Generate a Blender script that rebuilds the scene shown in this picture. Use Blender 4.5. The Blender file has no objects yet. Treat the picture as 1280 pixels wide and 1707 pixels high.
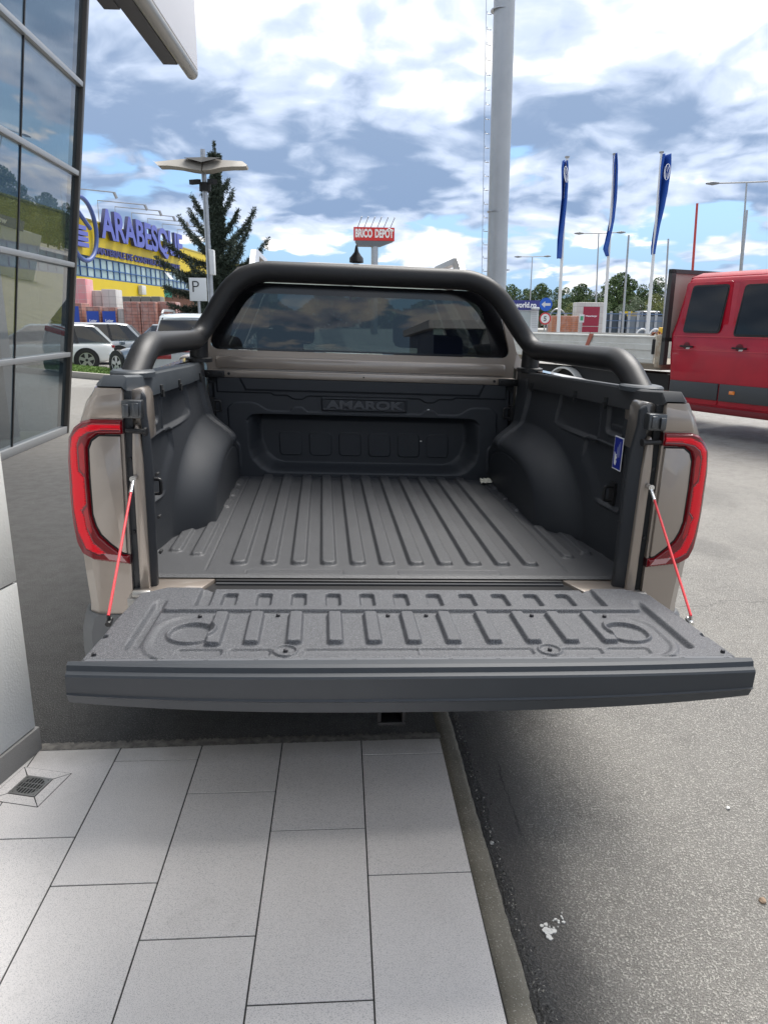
import bpy, bmesh, math, random
import numpy as np
from mathutils import Vector, Matrix
random.seed(7); rng = np.random.RandomState(7)
SC = bpy.context.scene
# ------------------------------------------------------------------ camera
def axes(yaw, pitch, roll):
    cy, sy = math.cos(yaw), math.sin(yaw)
    f = np.array([-sy*math.cos(pitch), cy*math.cos(pitch), -math.sin(pitch)])
    r = np.array([cy, sy, 0.]); u = np.cross(r, f)
    c, s = math.cos(roll), math.sin(roll)
    return c*r+s*u, -s*r+c*u, f
YAW, PIT = -.092, .2589
CAM = np.array([-.2363, -2.0809, 1.56])
RW, RT = axes(YAW, PIT, .010), axes(YAW, PIT, .0365)
cam_d = bpy.data.cameras.new('camera'); cam = bpy.data.objects.new('camera', cam_d)
SC.collection.objects.link(cam); SC.camera = cam
cam_d.sensor_fit = 'VERTICAL'; cam_d.sensor_height = 36; cam_d.lens = 36*1200/1707
cam_d.clip_start = .05; cam_d.clip_end = 3000
cam.matrix_world = Matrix([[RW[0][i], RW[1][i], -RW[2][i], CAM[i]] for i in range(3)]+[[0, 0, 0, 1]])
SC.render.resolution_x, SC.render.resolution_y = 767, 1024
# ------------------------------------------------------------------ sky and sun
SUN_EL, SUN_AZ = math.radians(60), math.radians(42)      # azimuth from +Y (ahead of the camera) towards +X
SC.view_settings.view_transform = 'Standard'; SC.view_settings.look = 'None'
SC.view_settings.gamma = 1; SC.view_settings.exposure = 1.12
SC.view_settings.use_curve_mapping = False
world = bpy.data.worlds.new('World'); SC.world = world; world.use_nodes = True

class NT:
    """small node-tree builder"""
    def __init__(s, nt): s.nt = nt; s.n = nt.nodes; s.l = nt.links
    def new(s, t, **k):
        n = s.n.new(t)
        for a, b in k.items(): setattr(n, a, b)
        return n
    def put(s, sock, v):
        if isinstance(v, bpy.types.NodeSocket): s.l.new(v, sock)
        elif v is not None: sock.default_value = v
    def m(s, op, a, b=None, c=None, clamp=False):
        n = s.new('ShaderNodeMath', operation=op, use_clamp=clamp)
        for i, v in enumerate((a, b, c)):
            if v is not None: s.put(n.inputs[i], v)
        return n.outputs[0]
    def vm(s, op, a, b=None):
        n = s.new('ShaderNodeVectorMath', operation=op); s.put(n.inputs[0], a)
        if b is not None: s.put(n.inputs[3] if op == 'SCALE' else n.inputs[1], b)
        return n.outputs['Value'] if op in ('DOT_PRODUCT', 'LENGTH', 'DISTANCE') else n.outputs[0]
    def ramp(s, x, a, b, lo=0., hi=1.):
        n = s.new('ShaderNodeMapRange', interpolation_type='SMOOTHSTEP')
        s.put(n.inputs[0], x); s.put(n.inputs[1], a); s.put(n.inputs[2], b); s.put(n.inputs[3], lo); s.put(n.inputs[4], hi)
        return n.outputs[0]
    def mix(s, f, a, b):
        n = s.new('ShaderNodeMix', data_type='RGBA')
        s.put(n.inputs[0], f)
        for i, v in ((6, a), (7, b)):
            s.put(n.inputs[i], v if isinstance(v, bpy.types.NodeSocket) else (*v[:3], 1))
        return n.outputs[2]
    def noise(s, vec, scale, detail=4, rough=.5, dist=0):
        n = s.new('ShaderNodeTexNoise'); s.put(n.inputs['Vector'], vec)
        n.inputs['Scale'].default_value = scale; n.inputs['Detail'].default_value = detail
        n.inputs['Roughness'].default_value = rough; n.inputs['Distortion'].default_value = dist
        return n.outputs[0]
    def xyz(s, v):
        n = s.new('ShaderNodeSeparateXYZ'); s.put(n.inputs[0], v); return n.outputs
    def com(s, x, y, z):
        n = s.new('ShaderNodeCombineXYZ')
        for i, v in enumerate((x, y, z)): s.put(n.inputs[i], v)
        return n.outputs[0]

def build_world():
    k = NT(world.node_tree); k.n.clear()
    sky = k.new('ShaderNodeTexSky', sky_type='NISHITA', sun_disc=False)
    sky.sun_elevation = SUN_EL; sky.sun_rotation = SUN_AZ
    sky.air_density = 1.0; sky.dust_density = .6
    D = k.new('ShaderNodeTexCoord').outputs['Generated']
    x, y, z = k.xyz(D); el = z
    q = k.m('ADD', k.m('MAXIMUM', z, 0.0), .27)
    P0 = k.com(k.m('DIVIDE', x, q), k.m('DIVIDE', y, q), k.m('MULTIPLY', k.m('DIVIDE', z, q), 1.5))
    P0 = k.vm('ADD', P0, SKYOFF)
    def puff(P, sc, det):                                  # cauliflower heaps: inverted cell distance, broken up by fine noise
        n = k.new('ShaderNodeTexVoronoi', feature='SMOOTH_F1'); n.inputs['Scale'].default_value = sc; n.inputs['Smoothness'].default_value = .35
        n.inputs['Detail'].default_value = det; n.inputs['Roughness'].default_value = .5; n.inputs['Lacunarity'].default_value = 2.3; k.put(n.inputs['Vector'], P); return k.m('SUBTRACT', 1, n.outputs['Distance'])
    nz = k.new('ShaderNodeTexNoise'); k.put(nz.inputs['Vector'], P0); nz.inputs['Scale'].default_value = 2.6; nz.inputs['Detail'].default_value = 3
    warp = k.vm('SCALE', k.vm('SUBTRACT', nz.outputs['Color'], (.5, .5, .5)), .30)
    def dens(P):
        Q = k.vm('ADD', P, warp)
        return k.m('ADD', k.m('ADD', k.m('MULTIPLY', k.noise(P, .8, 2, .5), .46), k.m('MULTIPLY', puff(Q, 2.6, 2.), .30)), k.m('MULTIPLY', k.noise(Q, 3.4, 5, .64), .26))
    d0 = dens(P0)
    P1 = k.vm('ADD', P0, (math.sin(SUN_AZ)*.07, math.cos(SUN_AZ)*.07, .09)); d1 = dens(P1)
    rel = k.m('MULTIPLY', k.m('SUBTRACT', d0, d1), 6.5)
    lift = k.m('ADD', k.ramp(el, .10, .16, 0, .13), k.ramp(el, .60, .50, 0, .02))
    cover = k.m('MULTIPLY', k.ramp(k.m('ADD', d0, lift), .40, .455), k.ramp(el, .005, .035))
    C = k.noise(P0, .95, 2, .55, .3); Ff = k.noise(D, 10, 5, .62, .5)
    sund = k.vm('DOT_PRODUCT', D, (math.sin(SUN_AZ)*math.cos(SUN_EL), math.cos(SUN_AZ)*math.cos(SUN_EL), math.sin(SUN_EL)))
    sh = k.m('ADD', k.m('ADD', rel, C), k.m('ADD', k.m('MULTIPLY', k.m('SUBTRACT', Ff, .5), .7), k.m('MULTIPLY', k.m('SUBTRACT', k.noise(k.vm('ADD', P0, (9, 4, 2)), 2.4, 3, .6, .6), .5), .8)))
    sh = k.m('ADD', sh, k.ramp(el, .20, .42, 0, .42))
    sh = k.m('SUBTRACT', sh, k.m('MULTIPLY', k.m('MULTIPLY', k.ramp(el, .11, .15), k.ramp(el, .38, .26)), .22))
    sh = k.m('ADD', sh, k.ramp(el, .13, .08, 0, .14))
    sh = k.m('ADD', sh, k.ramp(sund, .75, 1., 0, .12))
    edge = k.ramp(k.m('ADD', d0, lift), .56, .40, 0, .20); sh = k.m('ADD', sh, edge)
    grey = k.mix(k.ramp(el, .05, .4), (.165, .24, .375), (.21, .28, .405))
    cloud = k.mix(k.ramp(sh, -.24, .75), grey, (.46, .53, .66)); cloud = k.mix(k.ramp(sh, .62, 1.45), cloud, (.86, .84, .80))
    # sky texture is physically bright: its own Background keeps it at strength .1
    sat = k.vm('MULTIPLY', sky.outputs[0], (.8, .95, 1.1))
    b1 = k.new('ShaderNodeBackground'); k.put(b1.inputs[0], sat); b1.inputs[1].default_value = .075
    b3 = k.new('ShaderNodeBackground'); b3.inputs[0].default_value = (.25, .39, .57, 1); b3.inputs[1].default_value = CLOUD; mh = k.new('ShaderNodeMixShader'); k.put(mh.inputs[0], k.ramp(el, .22, .02, .12, .95)); k.l.new(b1.outputs[0], mh.inputs[1]); k.l.new(b3.outputs[0], mh.inputs[2]); b1 = mh
    b2 = k.new('ShaderNodeBackground'); k.put(b2.inputs[0], cloud); b2.inputs[1].default_value = CLOUD
    mx = k.new('ShaderNodeMixShader'); k.put(mx.inputs[0], cover)
    k.l.new(b1.outputs[0], mx.inputs[1]); k.l.new(b2.outputs[0], mx.inputs[2])
    out = k.new('ShaderNodeOutputWorld'); k.l.new(mx.outputs[0], out.inputs[0])
CLOUD = .78; SKYOFF = (4.4, 3.2, 1)
build_world()
world.cycles.sampling_method = 'MANUAL'; world.cycles.sample_map_resolution = 512
sun_d = bpy.data.lights.new('sun', 'SUN'); sun_d.energy = 2.7; sun_d.angle = math.radians(36); sun_d.color = (1, .965, .92)
sun = bpy.data.objects.new('sun', sun_d); SC.collection.objects.link(sun)
sdir = Vector((math.sin(SUN_AZ)*math.cos(SUN_EL), math.cos(SUN_AZ)*math.cos(SUN_EL), math.sin(SUN_EL)))
sun.rotation_euler = sdir.to_track_quat('Z', 'Y').to_euler()
SC.cycles.max_bounces = 8; SC.cycles.transparent_max_bounces = 16
SC.cycles.use_denoising = True

# ------------------------------------------------------------------ measuring helpers (photo pixel + known plane -> metres)
def _ray(R, x, y): return R[0]*(x-640)/1200+R[1]*(853.5-y)/1200+R[2]
def W(x, y, Y):
    d = _ray(RW, x, y); return CAM+d*(Y-CAM[1])/d[1]
def G(x, y, z=0.):
    d = _ray(RW, x, y); return CAM+d*(z-CAM[2])/d[2]
def TY(x, y, Y):
    d = _ray(RT, x, y); return CAM+d*(Y-CAM[1])/d[1]

# ------------------------------------------------------------------ materials
MATS = {}
def mat(name, col, rough=.5, metal=0., spec=.5, coat=0., bump=None, var=None, speck=None, trans=0., alpha=1., sheen=0., coord='Object', emit=None):
    """bump=(scale, strength_m, detail); var=(scale, darker colour, amount); speck=(scale, lo, hi, colour)"""
    if name in MATS: return MATS[name]
    m = bpy.data.materials.new(name); m.use_nodes = True; k = NT(m.node_tree)
    b = k.n['Principled BSDF']; co = k.new('ShaderNodeTexCoord').outputs[coord]
    c = (*col, 1)
    if var:
        f = k.ramp(k.noise(co, var[0], 6, .6), .35, .68, 0, var[2]); c = k.mix(f, c if isinstance(c, bpy.types.NodeSocket) else col, var[1])
    if speck:
        f = k.ramp(k.noise(co, speck[0], 2, .5), speck[1], speck[2]); c = k.mix(f, c if isinstance(c, bpy.types.NodeSocket) else col, speck[3])
    k.put(b.inputs['Base Color'], c)
    b.inputs['Roughness'].default_value = rough; b.inputs['Metallic'].default_value = metal
    b.inputs['Specular IOR Level'].default_value = spec; b.inputs['Coat Weight'].default_value = coat
    b.inputs['Coat Roughness'].default_value = .04
    b.inputs['Transmission Weight'].default_value = trans
    b.inputs['Alpha'].default_value = alpha
    if bump:
        bn = k.new('ShaderNodeBump'); bn.inputs['Distance'].default_value = bump[1]; bn.inputs['Strength'].default_value = 1
        k.put(bn.inputs['Height'], k.noise(co, bump[0], bump[2] if len(bump) > 2 else 2, .55)); k.put(b.inputs['Normal'], bn.outputs[0])
    MATS[name] = m; return m
def glass(name, tint=(.02, .03, .03), through=.35, rough=0.0, ior=1.5, tcol=(.75, .9, .88)):
    """a sheet of glass: fresnel reflection over tinted transparency"""
    if name in MATS: return MATS[name]
    m = bpy.data.materials.new(name); m.use_nodes = True; k = NT(m.node_tree); k.n.clear()
    tr = k.new('ShaderNodeBsdfTransparent'); tr.inputs[0].default_value = (*[through*c for c in tcol], 1)
    df = k.new('ShaderNodeBsdfDiffuse'); df.inputs[0].default_value = (*tint, 1)
    gl = k.new('ShaderNodeBsdfGlossy'); gl.inputs['Roughness'].default_value = rough; gl.inputs[0].default_value = (1, 1, 1, 1)
    fr = k.new('ShaderNodeFresnel'); bf = k.new('ShaderNodeNewGeometry').outputs['Backfacing']
    k.put(fr.inputs[0], k.m('ADD', ior, k.m('MULTIPLY', bf, 1/ior-ior)))
    ad = k.new('ShaderNodeAddShader'); k.l.new(tr.outputs[0], ad.inputs[0]); k.l.new(df.outputs[0], ad.inputs[1])
    mx = k.new('ShaderNodeMixShader'); k.l.new(fr.outputs[0], mx.inputs[0]); k.l.new(ad.outputs[0], mx.inputs[1]); k.l.new(gl.outputs[0], mx.inputs[2])
    o = k.new('ShaderNodeOutputMaterial'); k.l.new(mx.outputs[0], o.inputs[0]); MATS[name] = m; return m

TAUPE = mat('taupe metallic paint', (.30, .255, .215), .32, .45, .5, 1.0, var=(2600, (.38, .33, .29), .5))
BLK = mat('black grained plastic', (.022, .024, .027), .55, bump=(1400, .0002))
BLKS = mat('satin black powder coat', (.012, .012, .013), .47, spec=.4, bump=(2200, .00008))
DARK = mat('dark void plastic', (.008, .009, .010), .7)
SEAL = mat('black rubber seal', (.012, .012, .013), .5)
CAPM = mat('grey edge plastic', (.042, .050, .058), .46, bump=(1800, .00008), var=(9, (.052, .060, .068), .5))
LINER = mat('spray-on bed liner', (.034, .036, .042), .52, spec=.6, bump=(520, .0014, 3), speck=(580, .50, .64, (.14, .145, .158)))
LINERF = mat('bed liner sheet', (.032, .033, .036), .50, spec=.5, bump=(420, .0013, 3), speck=(440, .52, .66, (.085, .09, .098)))
LINERW = mat('bed side liner', (.020, .023, .028), .52, spec=.45, bump=(600, .0003, 2))
STEEL = mat('galvanised steel', (.42, .43, .44), .38, .9, bump=(60, .0004), var=(14, (.30, .31, .33), .6))
CHROME = mat('bright zinc', (.75, .75, .74), .22, 1.)
WHITEP = mat('white paint', (.74, .75, .74), .35, coat=.4)
RED = mat('red van paint', (.40, .003, .020), .34, .0, .35, .3, var=(3, (.29, .003, .018), .6))
WINB = mat('black window frit', (.004, .004, .005), .12, spec=.6)
RGLASS = glass('tinted rear glass', (.0015, .002, .003), .10, 0, 1.62, (.62, .74, .74))
CARGL = glass('car glass', (.004, .005, .006), .16, 0, 1.6)
SHOWGL = glass('showroom glass', (.016, .024, .030), .46, 0, 2.25, (.74, .86, .92))
TYRE = mat('tyre rubber', (.018, .018, .018), .8, bump=(60, .002))
ALLOY = mat('alloy rim', (.5, .5, .5), .3, .9)

# ------------------------------------------------------------------ object helpers
def link(o, parent=None):
    SC.collection.objects.link(o)
    if parent: o.parent = parent
    return o
def tag(o, label=None, cat=None, group=None, kind=None):
    if label: o['label'] = label
    if cat: o['category'] = cat
    if group: o['group'] = group
    if kind: o['kind'] = kind
    return o
def empty(name, loc=(0, 0, 0), label=None, cat=None, group=None, rz=0):
    o = bpy.data.objects.new(name, None); o.empty_display_size = .2; link(o)
    o.location = Vector(loc); o.rotation_euler = (0, 0, rz); return tag(o, label, cat, group)
def copy_tree(o, parent=None):
    c = o.copy(); SC.collection.objects.link(c); c.parent = parent
    for ch in list(o.children): copy_tree(ch, c)
    return c
class MB:
    def __init__(s): s.v = []; s.f = []; s.mi = []
    def add(s, V, F, mi=0):
        n = len(s.v); s.v += [tuple(map(float, p)) for p in V]; s.f += [tuple(n+i for i in f) for f in F]; s.mi += [mi]*len(F); return s
    def box(s, a, b, mi=0, M=None):
        x0, y0, z0 = a; x1, y1, z1 = b
        V = [(x0, y0, z0), (x1, y0, z0), (x1, y1, z0), (x0, y1, z0), (x0, y0, z1), (x1, y0, z1), (x1, y1, z1), (x0, y1, z1)]
        if M is not None: V = [tuple(M @ Vector(p)) for p in V]
        return s.add(V, [(0, 3, 2, 1), (4, 5, 6, 7), (0, 1, 5, 4), (1, 2, 6, 5), (2, 3, 7, 6), (3, 0, 4, 7)], mi)
    def tube(s, pts, r, n=12, mi=0, cap=True, rr=None):
        P = [Vector(p) for p in pts]; k = len(P); V = []; up = None
        for i, p in enumerate(P):
            t = (P[min(i+1, k-1)]-P[max(i-1, 0)]).normalized()
            if up is None: up = t.orthogonal().normalized()
            up = (up-t*up.dot(t)).normalized(); sd = t.cross(up)
            ri = rr[i] if rr else r
            V += [p+(up*math.cos(a)+sd*math.sin(a))*ri for a in (2*math.pi*j/n for j in range(n))]
        F = [(i*n+j, i*n+(j+1) % n, (i+1)*n+(j+1) % n, (i+1)*n+j) for i in range(k-1) for j in range(n)]
        if cap: F += [tuple(reversed(range(n))), tuple((k-1)*n+j for j in range(n))]
        return s.add(V, F, mi)
    def prism(s, poly, fn, d0, d1, mi=0):
        """poly in 2D, fn(u, v, d) -> 3D, extruded d0..d1"""
        n = len(poly); V = [fn(u, v, d0) for u, v in poly]+[fn(u, v, d1) for u, v in poly]
        F = [tuple(range(n)), tuple(reversed(range(n, 2*n)))]+[(i, n+i, n+(i+1) % n, (i+1) % n) for i in range(n)]
        return s.add(V, F, mi)
    def loft(s, rings, mi=0, closed=True, caps=True):
        n = len(rings[0]); V = [p for r in rings for p in r]; m = n if closed else n-1
        F = [(i*n+j, i*n+(j+1) % n, (i+1)*n+(j+1) % n, (i+1)*n+j) for i in range(len(rings)-1) for j in range(m)]
        if caps and closed: F += [tuple(reversed(range(n))), tuple((len(rings)-1)*n+j for j in range(n))]
        return s.add(V, F, mi)
    def build(s, name, m, parent=None, bevel=0, smooth=False, fix=True, seg=2, post=None, auto=None):
        V = s.v
        if post: V = [post(p) for p in V]
        me = bpy.data.meshes.new(name); me.from_pydata(V, [], s.f)
        for x in (m if isinstance(m, (list, tuple)) else [m]): me.materials.append(x)
        me.polygons.foreach_set('material_index', s.mi)
        o = bpy.data.objects.new(name, me); link(o, parent)
        if fix or bevel:
            bm = bmesh.new(); bm.from_mesh(me)
            if fix: bmesh.ops.recalc_face_normals(bm, faces=bm.faces)
            if bevel:
                e = [x for x in bm.edges if len(x.link_faces) == 2 and x.calc_face_angle(0) > .5]
                bmesh.ops.bevel(bm, geom=e, offset=bevel, segments=seg, profile=.5, affect='EDGES', clamp_overlap=True)
            bm.to_mesh(me); bm.free()
        if smooth or bevel: me.polygons.foreach_set('use_smooth', [True]*len(me.polygons))
        if smooth or bevel:
            try: me.set_sharp_from_angle(angle=auto or .6)
            except Exception: pass
        me.update(); return o
def round_poly(pts, r, n=5):
    out = []; k = len(pts)
    for i in range(k):
        p0, p, p1 = Vector(pts[i-1]), Vector(pts[i]), Vector(pts[(i+1) % k])
        a = (p0-p); b = (p1-p); ri = min(r if not isinstance(r, (list, tuple)) else r[i], a.length*.45, b.length*.45)
        a = p+a.normalized()*ri; b = p+b.normalized()*ri
        for j in range(n+1):
            t = j/n; out.append(tuple(a*(1-t)**2+p*2*t*(1-t)+b*t*t))
    return out
def smooth_path(pts, r, n=8):
    """polyline with rounded corners (3D)"""
    P = [Vector(p) for p in pts]; out = [P[0]]
    for i in range(1, len(P)-1):
        a = P[i-1]-P[i]; b = P[i+1]-P[i]; ri = min(r if not isinstance(r, (list, tuple)) else r[i-1], a.length*.48, b.length*.48)
        A = P[i]+a.normalized()*ri; B = P[i]+b.normalized()*ri
        out += [A*(1-t)**2+P[i]*2*t*(1-t)+B*t*t for t in (j/n for j in range(n+1))]
    return out+[P[-1]]
def text(body, M, size, m, name='lettering', parent=None, extrude=.01, offset=0, xs=1., align='LEFT', bevel=0, shear=0):
    c = bpy.data.curves.new(name, 'FONT'); c.body = body; c.size = size; c.extrude = extrude; c.offset = offset; c.align_x = align
    c.bevel_depth = bevel; c.shear = shear; c.resolution_u = 5
    o = bpy.data.objects.new(name, c); SC.collection.objects.link(o)
    dg = bpy.context.evaluated_depsgraph_get(); me = bpy.data.meshes.new_from_object(o.evaluated_get(dg))
    bpy.data.objects.remove(o); me.materials.clear(); me.materials.append(m)
    me.transform(M @ Matrix.Diagonal((xs, 1, 1, 1)))
    r = bpy.data.objects.new(name, me); link(r, parent); return r
def frame(origin, xdir, ydir):
    x = Vector(xdir).normalized(); y = Vector(ydir); y = (y-x*y.dot(x)).normalized(); z = x.cross(y); o = Vector(origin)
    return Matrix([[x[i], y[i], z[i], o[i]] for i in range(3)]+[[0, 0, 0, 1]])
def sm(a, b, x):
    t = np.clip((x-a)/(b-a), 0, 1); return t*t*(3-2*t)
def bx(x, a, b, e): return sm(a-e/2, a+e/2, x)*(1-sm(b-e/2, b+e/2, x))
def rbox(x, y, x0, x1, y0, y1, r):
    """signed distance to a rounded rectangle"""
    dx = np.abs(x-(x0+x1)/2)-(x1-x0)/2+r; dy = np.abs(y-(y0+y1)/2)-(y1-y0)/2+r
    return np.hypot(np.maximum(dx, 0), np.maximum(dy, 0))+np.minimum(np.maximum(dx, dy), 0)-r
def seg(x, y, ax, ay, bx_, by):
    px, py, dx, dy = x-ax, y-ay, bx_-ax, by-ay; t = np.clip((px*dx+py*dy)/(dx*dx+dy*dy), 0, 1)
    return np.hypot(px-t*dx, py-t*dy)
def poly_sd(x, y, pts):
    d = np.full(x.shape, 1e9); ins = np.zeros(x.shape, bool)
    for i in range(len(pts)):
        (ax, ay), (bx_, by) = pts[i-1], pts[i]
        d = np.minimum(d, seg(x, y, ax, ay, bx_, by))
        c = ((ay > y) != (by > y)) & (x < (bx_-ax)*(y-ay)/((by-ay) if by != ay else 1e-12)+ax); ins ^= c
    return np.where(ins, -d, d)
def grid_mesh(name, X, Y, Z, m, parent, flip=False, mask=None, mats=None, thick=0):
    ny, nx = X.shape; V = np.stack([X, Y, Z], -1).reshape(-1, 3)
    i = np.arange(nx*ny).reshape(ny, nx); a, b, c, d = i[:-1, :-1], i[:-1, 1:], i[1:, 1:], i[1:, :-1]
    F = np.stack([a, b, c, d] if not flip else [a, d, c, b], -1).reshape(-1, 4)
    mi = None
    if mats is not None: mi = mats[:-1, :-1].reshape(-1)
    if mask is not None:
        kk = (mask[:-1, :-1] & mask[1:, 1:] & mask[1:, :-1] & mask[:-1, 1:]).reshape(-1); F = F[kk]
        if mi is not None: mi = mi[kk]
        u = np.unique(F); rm = np.full(len(V), -1); rm[u] = np.arange(len(u)); V = V[u]; F = rm[F]
    me = bpy.data.meshes.new(name); me.vertices.add(len(V)); me.vertices.foreach_set('co', V.ravel())
    me.loops.add(F.size); me.loops.foreach_set('vertex_index', F.ravel())
    me.polygons.add(len(F)); me.polygons.foreach_set('loop_start', np.arange(0, F.size, 4))
    for x in (m if isinstance(m, (list, tuple)) else [m]): me.materials.append(x)
    if mi is not None: me.polygons.foreach_set('material_index', mi.astype(int))
    me.update(calc_edges=True); me.polygons.foreach_set('use_smooth', [True]*len(F)); me.update()
    o = bpy.data.objects.new(name, me); link(o, parent)
    if thick:
        s = o.modifiers.new('thickness', 'SOLIDIFY'); s.thickness = thick; s.offset = -1
    return o
def leafmesh(name, C, R, size, m, parent, seed=0, aspect=.6, up=.3, mi=None):
    """small quads at centres C with random orientation"""
    r = np.random.RandomState(seed); n = len(C)
    a = r.normal(size=(n, 3)); a /= np.linalg.norm(a, axis=1)[:, None]; b = r.normal(size=(n, 3)); b = np.cross(a, b); b /= np.linalg.norm(b, axis=1)[:, None]
    s = size*(.6+.8*r.rand(n))[:, None]
    V = np.stack([C-a*s, C-b*s*aspect, C+a*s, C+b*s*aspect], 1).reshape(-1, 3)
    F = np.arange(4*n).reshape(-1, 4); me = bpy.data.meshes.new(name); me.from_pydata(V.tolist(), [], F.tolist())
    for x in (m if isinstance(m, (list, tuple)) else [m]): me.materials.append(x)
    me.polygons.foreach_set('material_index', (r.randint(0, len(m), n) if mi is None else mi) if isinstance(m, (list, tuple)) else np.zeros(n, int))
    o = bpy.data.objects.new(name, me); return link(o, parent)

# ================================================================== ground, kerb, tiles
STAINS = [(tuple(G(1177, 913, -.055))[0], tuple(G(1177, 913, -.055))[1], .22), (2.6, -.1, .12), (3.4, 4.6, .5), (1.15, -.55, .07)]
KZ = -.055                                                     # road level beside the pavement
def asphalt(name, col, dark, gr=260, bump=.0035, wet=.55, sp=(.26, .25, .23), gutter=False, far_col=None):
    if name in MATS: return MATS[name]
    m = bpy.data.materials.new(name); m.use_nodes = True; k = NT(m.node_tree); b = k.n['Principled BSDF']
    co = k.new('ShaderNodeTexCoord').outputs['Object']
    st = k.noise(co, gr, 3, .6); st2 = k.noise(co, gr*2.3, 2, .5); big = k.noise(co, .9, 7, .62, .5); mid = k.noise(co, 9, 6, .65)
    c = k.mix(k.ramp(big, .38, .66, 0, .65), col, dark)
    c = k.mix(k.ramp(mid, .46, .72, 0, .35), c, tuple(.6*x for x in dark))
    c = k.mix(k.ramp(st, .53, .62, 0, .85), c, sp)
    c = k.mix(k.ramp(st2, .46, .36, 0, .9), c, tuple(.35*x for x in dark))
    if far_col:                                                 # paler surface colour further out, uneven blend between the two
        gy = k.m('ADD', k.xyz(co)[1], k.m('MULTIPLY', k.m('SUBTRACT', big, .5), 3.)); c = k.mix(k.ramp(gy, 4.5, 11.), c, k.mix(k.ramp(st, .5, .62), far_col, sp))
    if gutter:                                                # band of old dirt washed along the kerb, and a sealed crack
        gx, gy, gz = k.xyz(co); wob = k.m('MULTIPLY', k.m('SUBTRACT', mid, .5), .16); gxx = k.m('ADD', k.m('SUBTRACT', gx, k.m('MULTIPLY', gy, .026)), wob)
        near = k.m('MULTIPLY', k.ramp(gxx, .56, .36, 0, .78), k.ramp(gx, .1, .2)); c = k.mix(near, c, (.058, .056, .055))
        cr = k.m('ABSOLUTE', k.m('SUBTRACT', k.m('ADD', gx, k.m('MULTIPLY', k.m('SUBTRACT', k.noise(co, 3.2, 8, .7), .5), .12)), .415))
        for (px, py, pr) in STAINS:
            dd = k.vm('LENGTH', k.vm('MULTIPLY', k.vm('SUBTRACT', co, (px, py, KZ)), (1, .6, 0))); dd = k.m('ADD', dd, k.m('MULTIPLY', k.m('SUBTRACT', mid, .5), pr*.9))
            c = k.mix(k.ramp(dd, pr, pr*.45, 0, .42), c, (.10, .098, .092))
        cy_ = k.m('ABSOLUTE', k.m('SUBTRACT', k.m('SUBTRACT', gy, k.m('MULTIPLY', gx, .06)), k.m('ADD', 1.62, k.m('MULTIPLY', k.m('SUBTRACT', k.noise(co, 2.1, 8, .7), .5), .5))))
        c = k.mix(k.m('MULTIPLY', k.ramp(cy_, .007, .002, 0, .55), k.ramp(gx, 1.0, 1.2)), c, (.05, .05, .048))
        c = k.mix(k.m('MULTIPLY', k.ramp(cr, .005, .0015, 0, .6), k.m('MULTIPLY', k.ramp(gy, -.25, -.05), k.ramp(gy, .35, .2))), c, (.02, .02, .02))
    k.put(b.inputs['Base Color'], c)
    k.put(b.inputs['Roughness'], k.ramp(mid, .3, .7, wet-.05, wet+.15)); b.inputs['Specular IOR Level'].default_value = .5
    h = k.m('ADD', k.m('MULTIPLY', st, 1.), k.m('MULTIPLY', st2, .4)); h = k.m('ADD', h, k.m('MULTIPLY', mid, .6))
    bn = k.new('ShaderNodeBump'); bn.inputs['Distance'].default_value = bump; k.put(bn.inputs['Height'], h); k.put(b.inputs['Normal'], bn.outputs[0])
    MATS[name] = m; return m
ROAD = asphalt('worn road asphalt', (.275, .262, .238), (.195, .187, .172), 150, .014, .50, (.52, .50, .455), True)
PAVE = asphalt('dark pavement asphalt', (.066, .065, .063), (.045, .045, .044), 170, .011, .6, (.17, .165, .158), far_col=(.24, .225, .20))
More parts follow.
